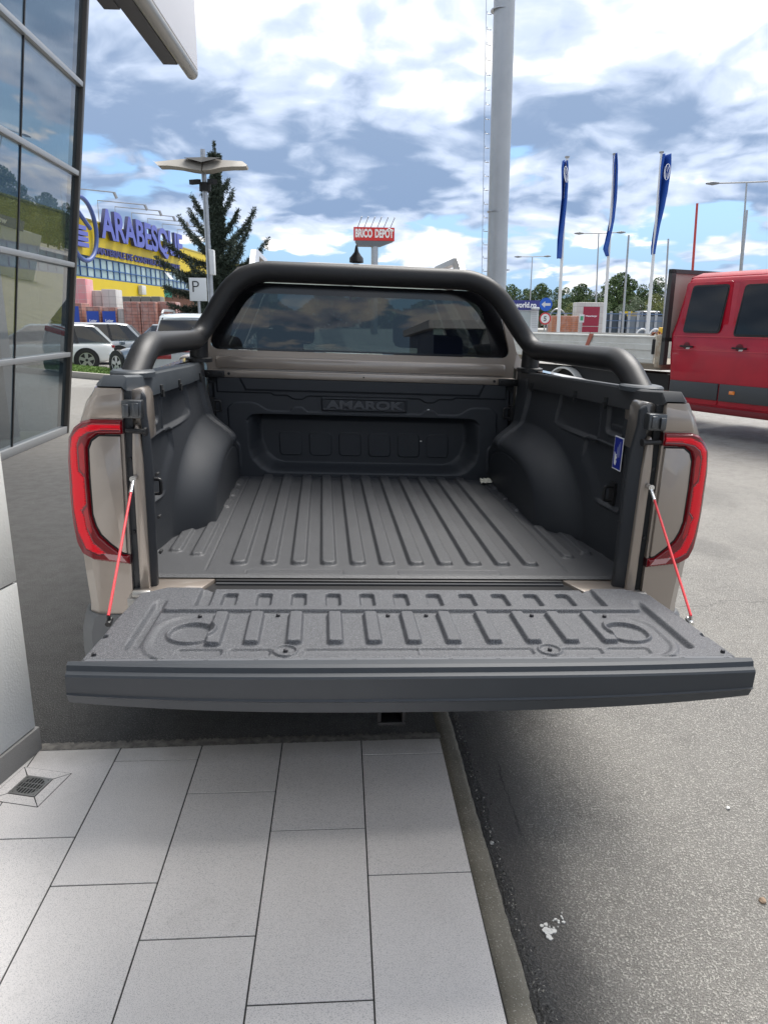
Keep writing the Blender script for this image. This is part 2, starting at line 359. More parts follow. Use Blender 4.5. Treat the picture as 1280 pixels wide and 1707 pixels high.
def build_ground():
    # road: one sheet to the horizon, finer near the camera
    xs = np.concatenate([[-900, -200, -60], np.linspace(-25, 25, 60), [60, 200, 900]]); ys = np.concatenate([[-900, -200, -60, -10], np.linspace(-4, 46, 80), [90, 250, 900]])
    X, Y = np.meshgrid(xs, ys); grid_mesh('road', X, Y, X*0+KZ, ROAD, None)['kind'] = 'structure'
    # pavement asphalt, level with the tiles
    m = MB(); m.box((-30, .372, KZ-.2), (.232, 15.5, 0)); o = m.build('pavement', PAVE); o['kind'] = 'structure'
    # dark patched strip of asphalt along the kerb
    ny, nx = 220, 24; yy = np.linspace(-1.6, 1.5, ny); X = np.zeros((ny, nx)); Y = np.repeat(yy[:, None], nx, 1)
    e = .318+.010*np.sin(yy*5)+.006*np.sin(yy*17+1)+.004*rng.normal(size=ny)
    for j in range(nx): X[:, j] = .262+(e-.262)*j/(nx-1)
    Z = KZ+.003+.008*sm(.9, .0, (X-.262)/(e[:, None]-.262))*(rng.rand(ny, nx))-.0*X
    o = grid_mesh('gutter_strip', X, Y, Z, asphalt('tarry asphalt', (.055, .054, .053), (.03, .03, .03), 160, .006, .45, (.12, .12, .115)), None); o['kind'] = 'structure'
    # kerb: weathered concrete, worn rounded arris
    ny = 260; yy = np.linspace(-1.7, 15.4, 1); yy = np.concatenate([np.linspace(-1.7, 2.5, ny), np.linspace(2.6, 15.4, 40)])
    prof = [(-.030, -.02), (-.030, .0005), (-.004, .0015), (.018, .000), (.030, -.004), (.037, -.012), (.042, -.03), (.046, -.075)]
    X = np.zeros((len(yy), len(prof))); Y = X.copy(); Z = X.copy()
    w1 = np.interp(yy, np.linspace(-1.7, 15.4, 130), rng.normal(size=130))
    for i, y in enumerate(yy):
        x0 = .243+(y-.36)*.026-.002
        for j, (a, b) in enumerate(prof):
            X[i, j] = x0+a+(.0012*rng.normal()+.0022*w1[i] if j > 2 else 0); Y[i, j] = y; Z[i, j] = b+(.001*rng.normal() if 1 < j < 6 else 0)
    X[:, 0] -= .0; km = mat('weathered kerb concrete', (.20, .185, .15), .85, bump=(170, .003, 4), var=(7, (.13, .12, .095), .8), speck=(230, .62, .70, (.42, .40, .36)))
    grid_mesh('kerb', X, Y, Z, km, None)['kind'] = 'structure'
build_ground()

def build_tiles():
    w, L = .3004, .6008; ang = -.0316; ox = -.1008
    c, s = math.cos(ang), math.sin(ang)
    R = lambda x, y: (ox+c*x-s*y, s*x+c*y)
    offs = {0: .270, -1: -.128, -2: .071, -3: .270, -4: -.128, -5: .071}
    g = .0023; m = MB(); yend = .368
    def edge(x): return yend+.010*0+(x)*.012                      # far edge of the tiling
    for k in range(0, -6, -1):
        x0 = (k)*w if k else 0; cols = [(0, 1.013*w, offs[0])] if k == 0 else [(k*w, (k+1)*w, offs[k])]
        for a, b, of in cols:
            for i in range(-1, 6):
                y1 = of-i*L; y0 = y1-L
                y1c = min(y1, yend+.012*a-.0*b+ .0); 
                if y0 > yend or y1 < -2.2: continue
                A, B = a+g, b-g; Y0, Y1 = y0+g, (y1-g if y1 < yend else yend)
                V = []
                for (x, y) in ((A, Y0), (B, Y0), (B, Y1), (A, Y1)): p = R(x, y); V.append((p[0], p[1], 0))
                h = random.uniform(-.0003, .0003)
                top = [(x, y, .0015+h) for x, y, z in V]; m.add([(x, y, -.01) for x, y, z in V]+top, [(4, 5, 6, 7), (0, 1, 5, 4), (1, 2, 6, 5), (2, 3, 7, 6), (3, 0, 4, 7)])
    tm = mat('speckled porcelain tile', (.70, .672, .655), .42, spec=.5, bump=(900, .00012), speck=(480, .55, .63, (.38, .37, .37)), var=(2.2, (.62, .595, .575), .6))
    k = NT(tm.node_tree); bs = k.n['Principled BSDF']; old = bs.inputs['Base Color'].links[0].from_socket; co = k.new('ShaderNodeTexCoord').outputs['Object']
    g1 = k.ramp(k.noise(co, 5.5, 8, .72, .6), .54, .74, 0, .14); g2 = k.m('MULTIPLY', k.ramp(k.noise(co, 26, 6, .7), .62, .76), .22); yy = k.xyz(co)[1]
    g3 = k.m('MULTIPLY', k.ramp(k.m('ADD', yy, k.m('MULTIPLY', k.noise(co, 11, 6, .7), .12)), .30, .43), .55)
    k.put(bs.inputs['Base Color'], k.mix(k.m('MAXIMUM', k.m('MAXIMUM', g1, g2), g3), old, (.30, .285, .26)))
    o = m.build('tile_paving', tm, bevel=.0007, seg=1); o['kind'] = 'structure'
    q = MB(); P = [R(-1.85, -2.2), R(.306, -2.2), R(.306, .372), R(-1.85, .372)]
    q.prism(P, lambda u, v, d: (u, v, d), -.06, -.0012); q.build('tile_grout', mat('grout', (.045, .044, .042), .9, bump=(400, .0008)))['kind'] = 'structure'
    # ragged mortar line between the asphalt and the tiles
    nx = 260; X = np.linspace(-1.30, .22, nx); Yb = .366+X*-.02; rows = 5
    XX = np.repeat(X[None], rows, 0); YY = np.stack([Yb-.012+i*.012+(.005*rng.normal(size=nx) if i == rows-1 else 0) for i in range(rows)])
    ZZ = np.stack([(.0025 if i < 2 else .004*(1-(i-2)/3))+.002*rng.rand(nx) for i in range(rows)])
    grid_mesh('mortar_edge', XX, YY+.006, ZZ, mat('dirty mortar', (.20, .19, .17), .9, bump=(300, .002), var=(30, (.09, .085, .08), .9)), None)['kind'] = 'structure'
build_tiles()

# ================================================================== pickup truck
TR = empty('pickup_truck', (0, 0, 0), 'taupe pickup truck with its tailgate down and black roll bar over the open load bed', 'pickup truck')
A = Matrix([[RW[j][i] for j in range(3)] for i in range(3)]) @ Matrix([[RT[j][i] for j in range(3)] for i in range(3)]).transposed()
TR.matrix_world = Matrix.Translation(Vector(CAM)-A @ Vector(CAM)) @ A.to_4x4()
def lean(p):
    t = min(max((p[1]-.9)/.7, 0), 1); t = t*t*(3-2*t)
    return (p[0]-.05*(p[2]-.8)*t, p[1], p[2])
def lean_np(X, Y, Z): return X-.05*(Z-.8)*sm(.9, 1.6, Y)
def tb(m, name, ma, parent=TR, **k): return m.build(name, ma, parent, post=lean, **k)

def build_bed():
    # ---- floor: pressed liner with eleven long ribs
    nx, ny = 620, 330; X, Y = np.meshgrid(np.linspace(-.845, .845, nx), np.linspace(.100, 1.62, ny)); Z = np.full(X.shape, .764)
    for k in range(11):
        a = -.527+.0992*k; w = .050
        d = rbox(X, Y, a, a+w, .205, 1.60, .02); Z += .014*sm(.005, -.006, d)
    ax = np.abs(X)
    Z -= .004*bx(ax, .598, .603, .004)*sm(.15, .17, Y)                          # flange seams
    Z += .010*sm(.006, -.006, rbox(ax, Y, .632, .672, .30, .70, .012))
    Z += .010*sm(.006, -.006, rbox(ax, Y, .712, .752, .34, .70, .012))
    Z += .010*sm(.006, -.006, rbox(ax, Y, .795, .835, .34, .74, .012))
    Z -= .006*sm(.006, -.006, rbox(ax, Y, .66, .77, .715, .755, .012))
    for y0 in (.95, 1.16, 1.38): Z += .008*sm(.005, -.005, rbox(ax, Y, .625, .652, y0, y0+.13, .012))
    for x0, x1 in ((-.47, -.16), (.02, .36)): Z -= .002*sm(.003, -.003, np.abs(rbox(X, Y, x0, x1, .118, .165, .01))-.0015)
    Z -= .006*sm(.118, .100, Y)
    grid_mesh('bed_floor', lean_np(X, Y, Z), Y, Z, LINERF, TR)
    # ---- side liners with wheel arches (x as a function of y, z)
    for s in (-1, 1):
        ny, nz = 330, 250; Y, Zz = np.meshgrid(np.linspace(.095, 1.62, ny), np.linspace(.755, 1.345, nz))
        D = np.full(Y.shape, .806)-.012*sm(.8, 1.3, Zz)
        yc, yh, zh = 1.20, .66, .335
        rho = (np.abs((Y-yc)/yh)**2.3+np.maximum(Zz-.764, 0)**2.3/zh**2.3)**(1/2.3)
        D -= .118*sm(1.06, .68, rho)**.85 + .042*sm(1.55, .85, rho)
        D += .0022*sm(.008, -.008, np.abs(rho-.62)-.014)*sm(.95, 1.05, Y)
        # pressed frames in the upper wall
        up = sm(1.18, 1.3, rho)
        for (y0, y1, z0, z1) in ((.30, .44, 1.205, 1.30), (.52, .98, 1.16, 1.31), (.27, .62, .95, 1.15)):
            d = rbox(Y, Zz, y0, y1, z0, z1, .02); D += .010*sm(.005, -.006, d)*up
            D -= .006*sm(.007, 0, np.abs(d-.010))*up
        D -= .028*bx(Y, 1.36, 1.50, .02)*sm(.95, 1.02, Zz)*sm(1.36, 1.30, Zz)*.8       # front pillar box
        d = seg(Y, Zz, .33, 1.225, .41, 1.225); D -= .003*sm(.012, .006, d)
        grid_mesh('side_liner', lean_np(s*D, Y, Zz), Y, Zz, LINERW, TR, flip=(s > 0))
        # tie-down hooks on the walls
        for (y, z) in ((.36, 1.0), (1.585, 1.13)):
            x0 = s*(.80 if y < 1 else .745); m = MB()
            m.tube(smooth_path([(x0, y-.02, z+.02), (x0-s*.03, y-.02, z+.02), (x0-s*.03, y-.02, z-.03), (x0, y-.02, z-.03)], .01), .006, 8)
            m.box((min(x0, x0+s*.02), y-.035, z-.045), (max(x0, x0+s*.02), y+.01, z+.035)); tb(m, 'tie_down_hook', BLKS, smooth=True)
    # ---- bulkhead (y as a function of x, z)
    nx, nz = 640, 260; X, Z = np.meshgrid(np.linspace(-.775, .775, nx), np.linspace(.755, 1.262, nz)); D = np.full(X.shape, 0.)
    out = np.minimum(rbox(X, Z, -.60, .60, .93, 1.086, .05), poly_sd(X, Z, [(-.60, 1.06), (.60, 1.06), (.60, .90), (.585, .85), (.54, .80), (.50, .782), (-.50, .782), (-.54, .80), (-.585, .85), (-.60, .90)]))
    inn = poly_sd(X, Z, [(-.525, 1.10), (.525, 1.10), (.525, .95), (.50, .885), (.46, .845), (.42, .832), (-.42, .832), (-.46, .845), (-.50, .885), (-.525, .95)])
    t = np.clip(-out/np.maximum(-out+np.maximum(inn, 0), 1e-6), 0, 1); t = np.where(out > 0, 0, np.where(inn < 0, 1, t))
    t = t*t*(3-2*t)
    D += .085*t
    D += .02*sm(1.04, 1.085, Z)*sm(0, -.01, out)
    for i in range(6):
        cx = -.385+i*.1545; d = rbox(X, Z, cx-.055, cx+.055, .868, .985, .018); D -= .0045*sm(.004, -.003, d)+.002*sm(.004, 0, np.abs(d))
    # raised border following the recess, with two waves
    top = 1.118+.0*X
    for c0, a in ((-.50, -.0), (-.335, .0)): pass
    ww = lambda c0, w, h: h*np.exp(-((np.abs(X)-c0)/w)**4)
    line1 = 1.103+ww(.60, .09, .040)*sm(.72, .66, np.abs(X))+ww(.335, .035, .022)
    D -= .006*sm(-.004, .004, line1-Z)*sm(.690, .682, np.abs(X))
    line2 = 1.192-ww(.335, .04, .018)-.010*sm(.47, .45, np.abs(X))
    D -= .006*sm(-.003, .003, Z-line2)*sm(.735, .728, np.abs(X))
    D -= .006*sm(.006, -.006, poly_sd(X, Z, [(-.62, 1.27), (.62, 1.27), (.59, 1.206), (-.59, 1.206)]))
    d = rbox(X, Z, -.215, .215, 1.112, 1.178, .006); D -= .011*sm(.003, -.003, d); D += .005*sm(.002, -.002, rbox(X, Z, -.207, .207, 1.12, 1.170, .004))
    for s in (-1, 1):
        d = rbox(X*s, Z, .645, .735, .80, .94, .025); D -= .006*sm(.006, -.006, np.abs(d)-.006)
        D += .012*sm(.006, -.006, rbox(X*s, Z, .752, .80, .8, 1.24, .01))
    grid_mesh('bulkhead_liner', lean_np(X, 1.60+D, Z), 1.60+D, Z, LINERW, TR)
    M = frame(lean((0, 1.5925, 1.1235)), (1, 0, 0), (0, 0, 1))
    text('AMAROK', M, .056, mat('embossed black plastic', (.050, .054, .062), .34), 'embossed_lettering', TR, .0045, .0016, 1.62, 'CENTER', .0008)
    # ---- rear sill, seal and the dark gap under the floor edge
    m = MB(); m.box((-.56, .083, .700), (.56, .0985, .7555)); tb(m, 'sill_edge', SEAL, bevel=.003); m = MB(); 
    for s in (-1, 1): m = MB(); m.prism([(s*.775, -.01), (s*.60, -.01), (s*.561, .0985), (s*.775, .0985)], lambda u, v, q: (u, v, q), .700, .7560); tb(m, 'bed_sill', TAUPE, bevel=.004)
    m = MB(); pr = [(-.565, .077), (-.60, -.010), (-.56, -.075), (.56, -.075), (.60, -.010), (.565, .077)]
    m.prism(pr, lambda u, v, d: (u, v, d), .715, .748); tb(m, 'sill_seal', SEAL, bevel=.004)
    m = MB(); m.box((-.555, .060, .7485), (.555, .070, .7535)); tb(m, 'seal_lip', mat('grey rubber lip', (.06, .062, .066), .35))
    for i in range(14):
        x = -.50+i*.077; m = MB(); m.tube([(x, -.012, .735), (x, -.008, .735)], .004, 8); tb(m, 'seal_clip', DARK)
    m = MB(); m.box((-.79, -.02, .40), (.79, .60, .70)); tb(m, 'chassis_crossmember', DARK)
build_bed()

def build_rear():
    lvl = [(.50, .935), (.53, .945), (.62, .948), (.70, .940), (.80, .948), (.90, .955), (1.02, .958), (1.14, .957), (1.21, .950), (1.262, .918), (1.30, .902), (1.353, .874)]
    for s in (-1, 1):
        # body side, wrapped round to the rear face
        rings = []
        for z, xo in lvl:
            r = [(.792, .022, z), (.792, .002, z), (xo-.085 if z < 1.25 else xo-.03, .000, z), (xo-.045 if z < 1.25 else xo-.012, .006, z), (xo-.016 if z < 1.25 else xo-.003, .030, z), (xo, .075, z), (xo+.002, .4, z), (xo+.004, 1.0, z), (xo, 1.66, z), (xo-.06, 1.66, z), (xo-.05 if z < 1.25 else xo-.02, .25, z), (.83, .10, z)]
            rings.append([(s*a, b, c) for a, b, c in r])
        tb(MB().loft(rings), 'body_side', TAUPE, smooth=True, auto=.5)
        # ---- tail lamp
        def ysurf(x, z):
            xo = np.interp(z, [a for a, b in lvl], [b for a, b in lvl])+.010; t = np.clip((x-.865)/(xo-.865), 0, 1); return -.012+.055*(1-np.sqrt(np.maximum(1-t**3.2, 0)))
        outl = [(.793, 1.2655), (.880, 1.2655), (.905, 1.258), (.935, 1.236), (.951, 1.205), (.9585, 1.15), (.960, 1.02), (.957, .955), (.947, .90), (.930, .868), (.895, .850), (.793, .838), (.793, .866),
                (.812, .868), (.850, .900), (.874, .925), (.886, .952), (.894, .99), (.896, 1.10), (.893, 1.185), (.884, 1.208), (.862, 1.224), (.793, 1.226)]
        band = [(.795, 1.253), (.875, 1.253), (.915, 1.236), (.935, 1.213), (.944, 1.17), (.945, 1.00), (.936, .935), (.915, .885), (.880, .868), (.858, .872), (.893, .905), (.908, .945), (.913, .985), (.921, 1.00), (.905, 1.02), (.905, 1.10), (.921, 1.118), (.921, 1.19), (.912, 1.212), (.89, 1.228), (.850, 1.237), (.795, 1.237)]
        ridge = [(.9, 1.0), (.905, 1.02), (.905, 1.1), (.9, 1.118)]
        u = np.linspace(0, 1, 210); X = .788+u*.176; Xg, Zg = np.meshgrid(X, np.linspace(.832, 1.270, 330)); Yg = ysurf(Xg, Zg)
        d = poly_sd(Xg, Zg, outl); db = poly_sd(Xg, Zg, band)
        Yg = Yg+.010*sm(-.006, 0.001, d)+.0025*sm(.001, -.003, np.abs(db+.001)-.0015)
        rev = poly_sd(Xg, Zg, [(.80, .846), (.850, .853), (.866, .872), (.815, .866)])
        amb = poly_sd(Xg, Zg, [(.800, .870), (.812, .872), (.862, .915), (.884, .944), (.878, .950), (.850, .921)])
        mi = np.zeros(d.shape, int); mi[db < 0] = 1; mi[(db > 0) & (db < .0035)] = 2; mi[rev < 0] = 3; mi[np.abs(amb) < .0016] = 3
        inner = poly_sd(Xg, Zg, [(.896, 1.02), (.903, 1.02), (.919, 1.0), (.912, .95), (.90, .925), (.893, .95)])
        for pl in ([(.901, 1.112), (.906, 1.108), (.9165, 1.124), (.9165, 1.186), (.905, 1.202), (.899, 1.19)], [(.901, 1.014), (.905, 1.012), (.915, .998), (.908, .95), (.897, .93), (.892, .94), (.898, .98)]): mi[(poly_sd(Xg, Zg, pl) < -.001)] = 4
        mi[(np.abs(np.sin(Zg*900)) > .93) & (mi == 1) & (np.abs(db) < .004)] = 2
        base = d > -.004; mi[base] = 0
        m0 = mat('dark red lens', (.17, .002, .007), .10, coat=.5, spec=.4); m1 = mat('bright red light guide', (.80, .002, .016), .22, coat=.25, spec=.3)
        m2 = mat('deep red lens rim', (.10, .003, .007), .10, coat=1); m3 = mat('clear lamp lens', (.42, .22, .22), .12, coat=1)
        o = grid_mesh('tail_lamp', s*Xg, Yg, Zg, [m0, m1, m2, m3, mat('inner red reflector', (.40, .003, .010), .15, coat=.4)], TR, flip=(s < 0), mask=d < .0012, mats=mi, thick=.0)
        m = MB(); m.prism(outl[:], lambda a, b, q: (s*(a*.985+.010), float(ysurf(a, b))+q, b), .009, .030); tb(m, 'lamp_housing', mat('lamp housing', (.03, .004, .005), .4), o)
        o.children[0].matrix_parent_inverse.identity()
        # black gap round the body-coloured panel inside the lamp
        pan = [(.800, 1.219), (.858, 1.219), (.878, 1.204), (.887, 1.180), (.889, 1.10), (.888, .99), (.880, .956), (.868, .930), (.845, .905), (.812, .876), (.800, .872)]
        m = MB(); m.prism(pan, lambda a, b, q: (s*a, q, b), -.0085, .006); tb(m, 'lamp_panel', TAUPE, bevel=.003)
        m = MB(); m.prism([(a+.005 if a > .81 else a, b+(.004 if b > 1.1 else -.004)) for a, b in pan], lambda a, b, q: (s*a, q, b), -.003, .004); tb(m, 'panel_gap', DARK)
        # upper body corner above the lamp
        m = MB(); m.loft([[(s*.790, -.002, 1.267), (s*.886, -.002, 1.267), (s*.912, .022, 1.267), (s*.918, .075, 1.267), (s*.918, .30, 1.267), (s*.79, .30, 1.267)],
                          [(s*.790, -.004, 1.31), (s*.872, -.004, 1.31), (s*.897, .024, 1.31), (s*.903, .075, 1.31), (s*.903, .30, 1.31), (s*.79, .30, 1.31)],
                          [(s*.790, .004, 1.352), (s*.852, .004, 1.352), (s*.869, .035, 1.352), (s*.875, .085, 1.352), (s*.875, .30, 1.352), (s*.79, .30, 1.352)]]); tb(m, 'corner_panel', TAUPE, bevel=.005)
        # ---- cap along the bed side
        def cap(y, dz=0, dx=0): zt = 1.384-.028*y; return [(s*(.772), y, zt-.072), (s*.776, y, zt-.006), (s*.786, y, zt), (s*.862-s*dx, y, zt-.004), (s*.885-s*dx, y, zt-.030), (s*.888-s*dx, y, zt-.040), (s*.80, y, zt-.042), (s*.79, y, zt-.072)]
        rr = [[(s*.788, .000, 1.354), (s*.789, .001, 1.356), (s*.790, .002, 1.357), (s*.850, .004, 1.357), (s*.868, .030, 1.357), (s*.868, .034, 1.356), (s*.80, .02, 1.355), (s*.789, .01, 1.354)],
              [(s*.780, .012, 1.345), (s*.780, .018, 1.383), (s*.790, .022, 1.388), (s*.842, .024, 1.386), (s*.870, .045, 1.361), (s*.872, .05, 1.356), (s*.80, .03, 1.355), (s*.789, .02, 1.345)]]
        rr += [cap(.14), cap(.15), cap(.5), cap(1.0), cap(1.50)]
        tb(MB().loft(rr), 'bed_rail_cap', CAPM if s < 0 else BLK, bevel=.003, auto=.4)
        for y in (.42, .74, 1.30):
            m = MB(); zt = 1.384-.028*y; m.box((min(s*.768, s*.778), y-.012, zt-.075), (max(s*.768, s*.778), y+.012, zt-.045)); m.box((min(s*.764, s*.774), y-.004, zt-.085), (max(s*.764, s*.774), y+.012, zt-.06)); tb(m, 'rail_clip', DARK)
        # ---- inner post: black channel, taupe flange, liner edge
        m = MB(); m.box((min(s*.770, s*.795), .018, .74), (max(s*.770, s*.795), .030, 1.345)); tb(m, 'post_channel', DARK if s > 0 else mat('navy-black channel', (.012, .015, .02), .4, coat=.3))
        fl = [(.742, .70), (.772, .70), (.775, 1.15), (.771, 1.225), (.760, 1.252), (.752, 1.24), (.746, 1.15)]
        m = MB(); m.prism(fl, lambda a, b, q: (s*a, q, b), .010, .10); tb(m, 'post_flange', TAUPE, bevel=.004)
        m = MB(); m.prism([(.730, 1.20), (.790, 1.20), (.790, 1.330), (.772, 1.348), (.745, 1.352), (.735, 1.33)], lambda a, b, q: (s*a, q+.02, b), .020, .12); tb(m, 'post_head', TAUPE if s < 0 else mat('shaded taupe', (.10, .09, .08), .3, coat=1), bevel=.008)  # right head takes a darker copy of the body taupe: shade put into its colour
        le = [(.714, .752), (.744, .752), (.748, 1.10), (.748, 1.245), (.752, 1.30), (.742, 1.345), (.728, 1.33), (.728, 1.28), (.718, 1.20), (.714, 1.12)]
        le = [(a+(.012 if s < 0 else -.004)*min(1, (.748-a)/.04), b) for a, b in le]
        m = MB(); m.prism(le, lambda a, b, q: (s*a, q+(.02+(.748-a)*.5), b), .0, .022); tb(m, 'post_liner', LINERW, bevel=.006)
        for z in (.86, .97, 1.10):
            m = MB(); m.tube([(s*.715, .040, z), (s*.715, .062, z)], .005, 10); tb(m, 'liner_screw', BLKS)
        # latch striker and bracket
        m = MB(); m.box((min(s*.735, s*.790), -.016, 1.272), (max(s*.735, s*.790), .02, 1.322)); m.box((min(s*.742, s*.760), -.022, 1.278), (max(s*.742, s*.760), -.014, 1.316)); m.box((min(s*.768, s*.786), -.026, 1.276), (max(s*.768, s*.786), -.014, 1.312)); tb(m, 'latch_bracket', mat('dark cast metal', (.10, .105, .11), .35, .8), bevel=.004)
        m = MB(); m.tube([(s*.785, .0, 1.236), (s*.728, -.006, 1.234)], .0075, 12); m.tube([(s*.732, -.006, 1.2345), (s*.725, -.007, 1.234)], .012, 12); tb(m, 'striker_pin', BLKS, smooth=True)
        # cable
        A0 = Vector((s*.770, -.006, 1.098)); B0 = Vector((s*.7575, -.362, .826)); dv = (B0-A0).normalized()
        m = MB(); m.tube([A0+dv*.05, A0+dv*.15, A0+dv*.25, B0], .0036, 10)
        cb = tb(m, 'tailgate_cable', mat('red cable sheath', (.72, .035, .045), .35, coat=.5), smooth=True)
        m = MB(); m.tube([A0+dv*.012, A0+dv*.052], .0056, 12); m.tube([A0+Vector((0, .012, 0)), A0+Vector((0, -.010, 0))], .009, 14); m.tube([A0+Vector((0, -.009, 0)), A0+Vector((0, -.012, 0))], .006, 6); tb(m, 'cable_end', CHROME, smooth=True)
        for z in (1.15, .93): m = MB(); m.tube([(s*.782, .019, z), (s*.782, .012, z)], .006, 8); tb(m, 'post_bolt', BLKS)
        # bumper corner
        rings = [[(s*.80, -.005, z), (s*(xo-.05), -.008, z), (s*(xo-.012), .03, z), (s*xo, .09, z), (s*(xo+.001), .35, z), (s*.80, .35, z)] for z, xo in ((.505, .955), (.53, .966), (.56, .968), (.62, .966), (.668, .955), (.676, .945))]
        tb(MB().loft(rings), 'bumper_corner', mat('grey bumper plastic', (.115, .12, .125), .5, bump=(1500, .0001)), smooth=True, auto=.6)
        # wheels
        for y in (1.18, 4.4):
            m = MB(); c = Vector((s*.80, y, .375)); prof = [(-.12, .28), (-.125, .36), (-.10, .385), (.10, .385), (.125, .36), (.12, .28)]
            m.loft([[(c.x+a, c.y+r*math.cos(t), c.z-.0+r*math.sin(t)) for a, r in prof] for t in np.linspace(0, 2*math.pi, 41)], closed=True, caps=False)
            wh = tb(m, 'wheel', TYRE, smooth=True)
            m = MB(); m.tube([(c.x+s*.02, c.y, c.z), (c.x+s*.10, c.y, c.z)], .285, 32); tb(m, 'rim', ALLOY, wh, smooth=True, auto=.5)
    # bumper middle, hitch
    m = MB(); m.box((-.80, .06, .40), (.80, .32, .62)); tb(m, 'step_bumper', mat('black bumper step', (.03, .03, .032), .6), bevel=.01)
    m = MB(); x, z = .0, .352
    for a, b in (((-.045, -.03, -.042), (.045, .25, -.030)), ((-.045, -.03, .030), (.045, .25, .042)), ((-.045, -.03, -.030), (-.033, .25, .030)), ((.033, -.03, -.030), (.045, .25, .030))):
        m.box((a[0]+.0, a[1]-.02, a[2]+z+.005), (b[0]+.0, b[1], b[2]+z+.005))
    tb(m, 'tow_hitch', BLKS, bevel=.003)
build_rear()

def build_tailgate():
    TG = empty('tailgate'); TG.parent = TR
    # liner: u across, v from hinge to rear edge
    nu, nv = 700, 330
    U, Vv = np.meshgrid(np.linspace(-1, 1, nu), np.linspace(0, 1, nv)); aU = np.abs(U)
    yh = -.118-.030*sm(.80, .73, aU)-.0*aU; yh = np.where(aU > .86, -.118-(aU-.86)/.14*.085, yh)
    Y = yh+(-.607-yh)*Vv
    w = np.interp(-Y, [.09, .118, .20, .25, .347, .47, .546, .607], [.715, .716, .726, .730, .741, .7485, .7545, .760])
    X = U*w; aX = np.abs(X)
    Z = np.full(X.shape, .820)
    Z -= .035*sm(-.150, -.118, Y)*sm(.52, .56, aX) + .02*sm(.03, 0, Vv)*sm(.56, .52, aX)
    H = np.zeros(X.shape)
    for k in range(11):
        cx = -.4765+k*.0932
        d = rbox(X, Y, cx-.019, cx+.019, -.279, -.190, .010); H -= .013*sm(.0035, -.0045, d)
        cx2 = -.485+k*.0955 if False else -.392+(k)*.0955-.0955*.0
    for k in range(10):
        cx = -.392+k*.0965 if k < 9 else .478
        cx = [-.392, -.293, -.195, -.103, -.008, .088, .187, .284, .378, .474][k]
        d = rbox(X, Y, cx-.018, cx+.018, -.522, -.343, .008); H += .013*sm(.0035, -.0045, d)
    H += .013*sm(.0035, -.0045, rbox(X, Y, -.497, -.462, -.530, -.345, .008))
    # raised cross bar between the rows
    d = seg(X, Y, -.62, -.318, .62, -.318); H += .011*sm(.018, .009, d)
    # corner ramps
    d = rbox(aX, Y, .525, .560, -.280, -.100, .008); H -= .014*sm(.005, -.006, d)*sm(-.10, -.2, Y-.0*Y)
    # diagonal channels by the corners
    d = np.minimum(seg(aX, Y, .652, -.235, .660, -.53), 9); H -= .014*sm(.020, .006, d)*sm(-.23, -.28, Y)
    # cup rings and bowed frames
    r = np.hypot(aX-.537, (Y+.462)*1.0); H += .009*sm(.007, 0, np.abs(r-.056))*sm(.63, .57, aX) ; H -= .004*sm(.052, .046, r)
    H += .0045*sm(.014, .003, np.abs(rbox(aX, Y, .40, .63, -.60, -.35, .09)))*sm(.55, .60, aX)
    # lower segments
    for x0, x1 in ((.455, .555), (.345, .437), (.0, .27)):
        d = rbox(aX, Y, x0, x1, -.572, -.540, .008); H -= .006*sm(.004, -.004, d)
    r = np.hypot(aX-.310, Y+.556); H += .006*sm(.005, 0, np.abs(r-.026)); H += .006*sm(.024, .018, r)*0
    H -= .004*sm(-.585, -.592, Y)
    Z += H
    # edge roll-off
    ed = (w-aX); Z -= .010*sm(.010, 0, ed)
    # hand holes cut in the edge
    Z -= .03*sm(.003, -.003, rbox(aX, Y, .731, .78, -.480, -.462, .006))
    grid_mesh('tailgate_liner', X, Y, Z, LINER, TG, flip=True)
    # body of the gate below the liner
    m = MB()
    m.loft([[(-.715+0, -.13, .735), (-.715, -.13, .772), (.715, -.13, .772), (.715, -.13, .735)], [(-.740, -.35, .735), (-.740, -.35, .786), (.740, -.35, .786), (.740, -.35, .735)], [(-.756, -.60, .74), (-.756, -.60, .786), (.756, -.60, .786), (.756, -.60, .74)]])
    tb(m, 'tailgate_shell', TAUPE, TG, bevel=.01)
    # edge trim: bowed strip, extruded profile with two creases
    xs = np.concatenate([[-.768, -.766], np.linspace(-.76, .76, 61), [.766, .768]]); rings = []
    for x in xs:
        a = abs(x)/.768; y0 = -.655+.020*a**3; dz = .022*a**2.4; e = 0 if a < .995 else .004
        pr = [(-.604, .818), (-.606, .824), (-.626, .8335), (y0+.008, .8335), (y0, .829), (y0-.004, .818), (y0-.012, .8135), (y0-.015, .809), (y0-.014, .760+dz*.5), (y0-.018, .7565+dz*.55), (y0-.012, .750+dz*.6), (y0-.004, .722+dz), (y0+.004, .7175+dz), (-.60, .722+dz*.6)]
        rings.append([(x, y+e*0, z) for y, z in pr])
    tb(MB().loft(rings), 'tailgate_edge_trim', mat('charcoal edge trim', (.026, .031, .038), .45, bump=(2200, .00006), var=(6, (.032, .038, .045), .6)), TG, smooth=True, auto=.35)
    # ruler strip
    m = MB(); m.box((-.742, -.6035, .8185), (.742, -.588, .8192)); rl = tb(m, 'ruler_strip', mat('ruler plastic', (.085, .09, .10), .5), TG)
    inkm = mat('ruler ink', (.012, .012, .014), .6); m = MB(); i = 0; x = -.700
    while x < .735:
        h = .011 if i % 10 == 0 else (.008 if i % 5 == 0 else .0055); m.box((x-.0006, -.603, .8192), (x+.0006, -.603+h, .8196)); x += .011; i += 1
    tb(m, 'ruler_marks', inkm, rl)
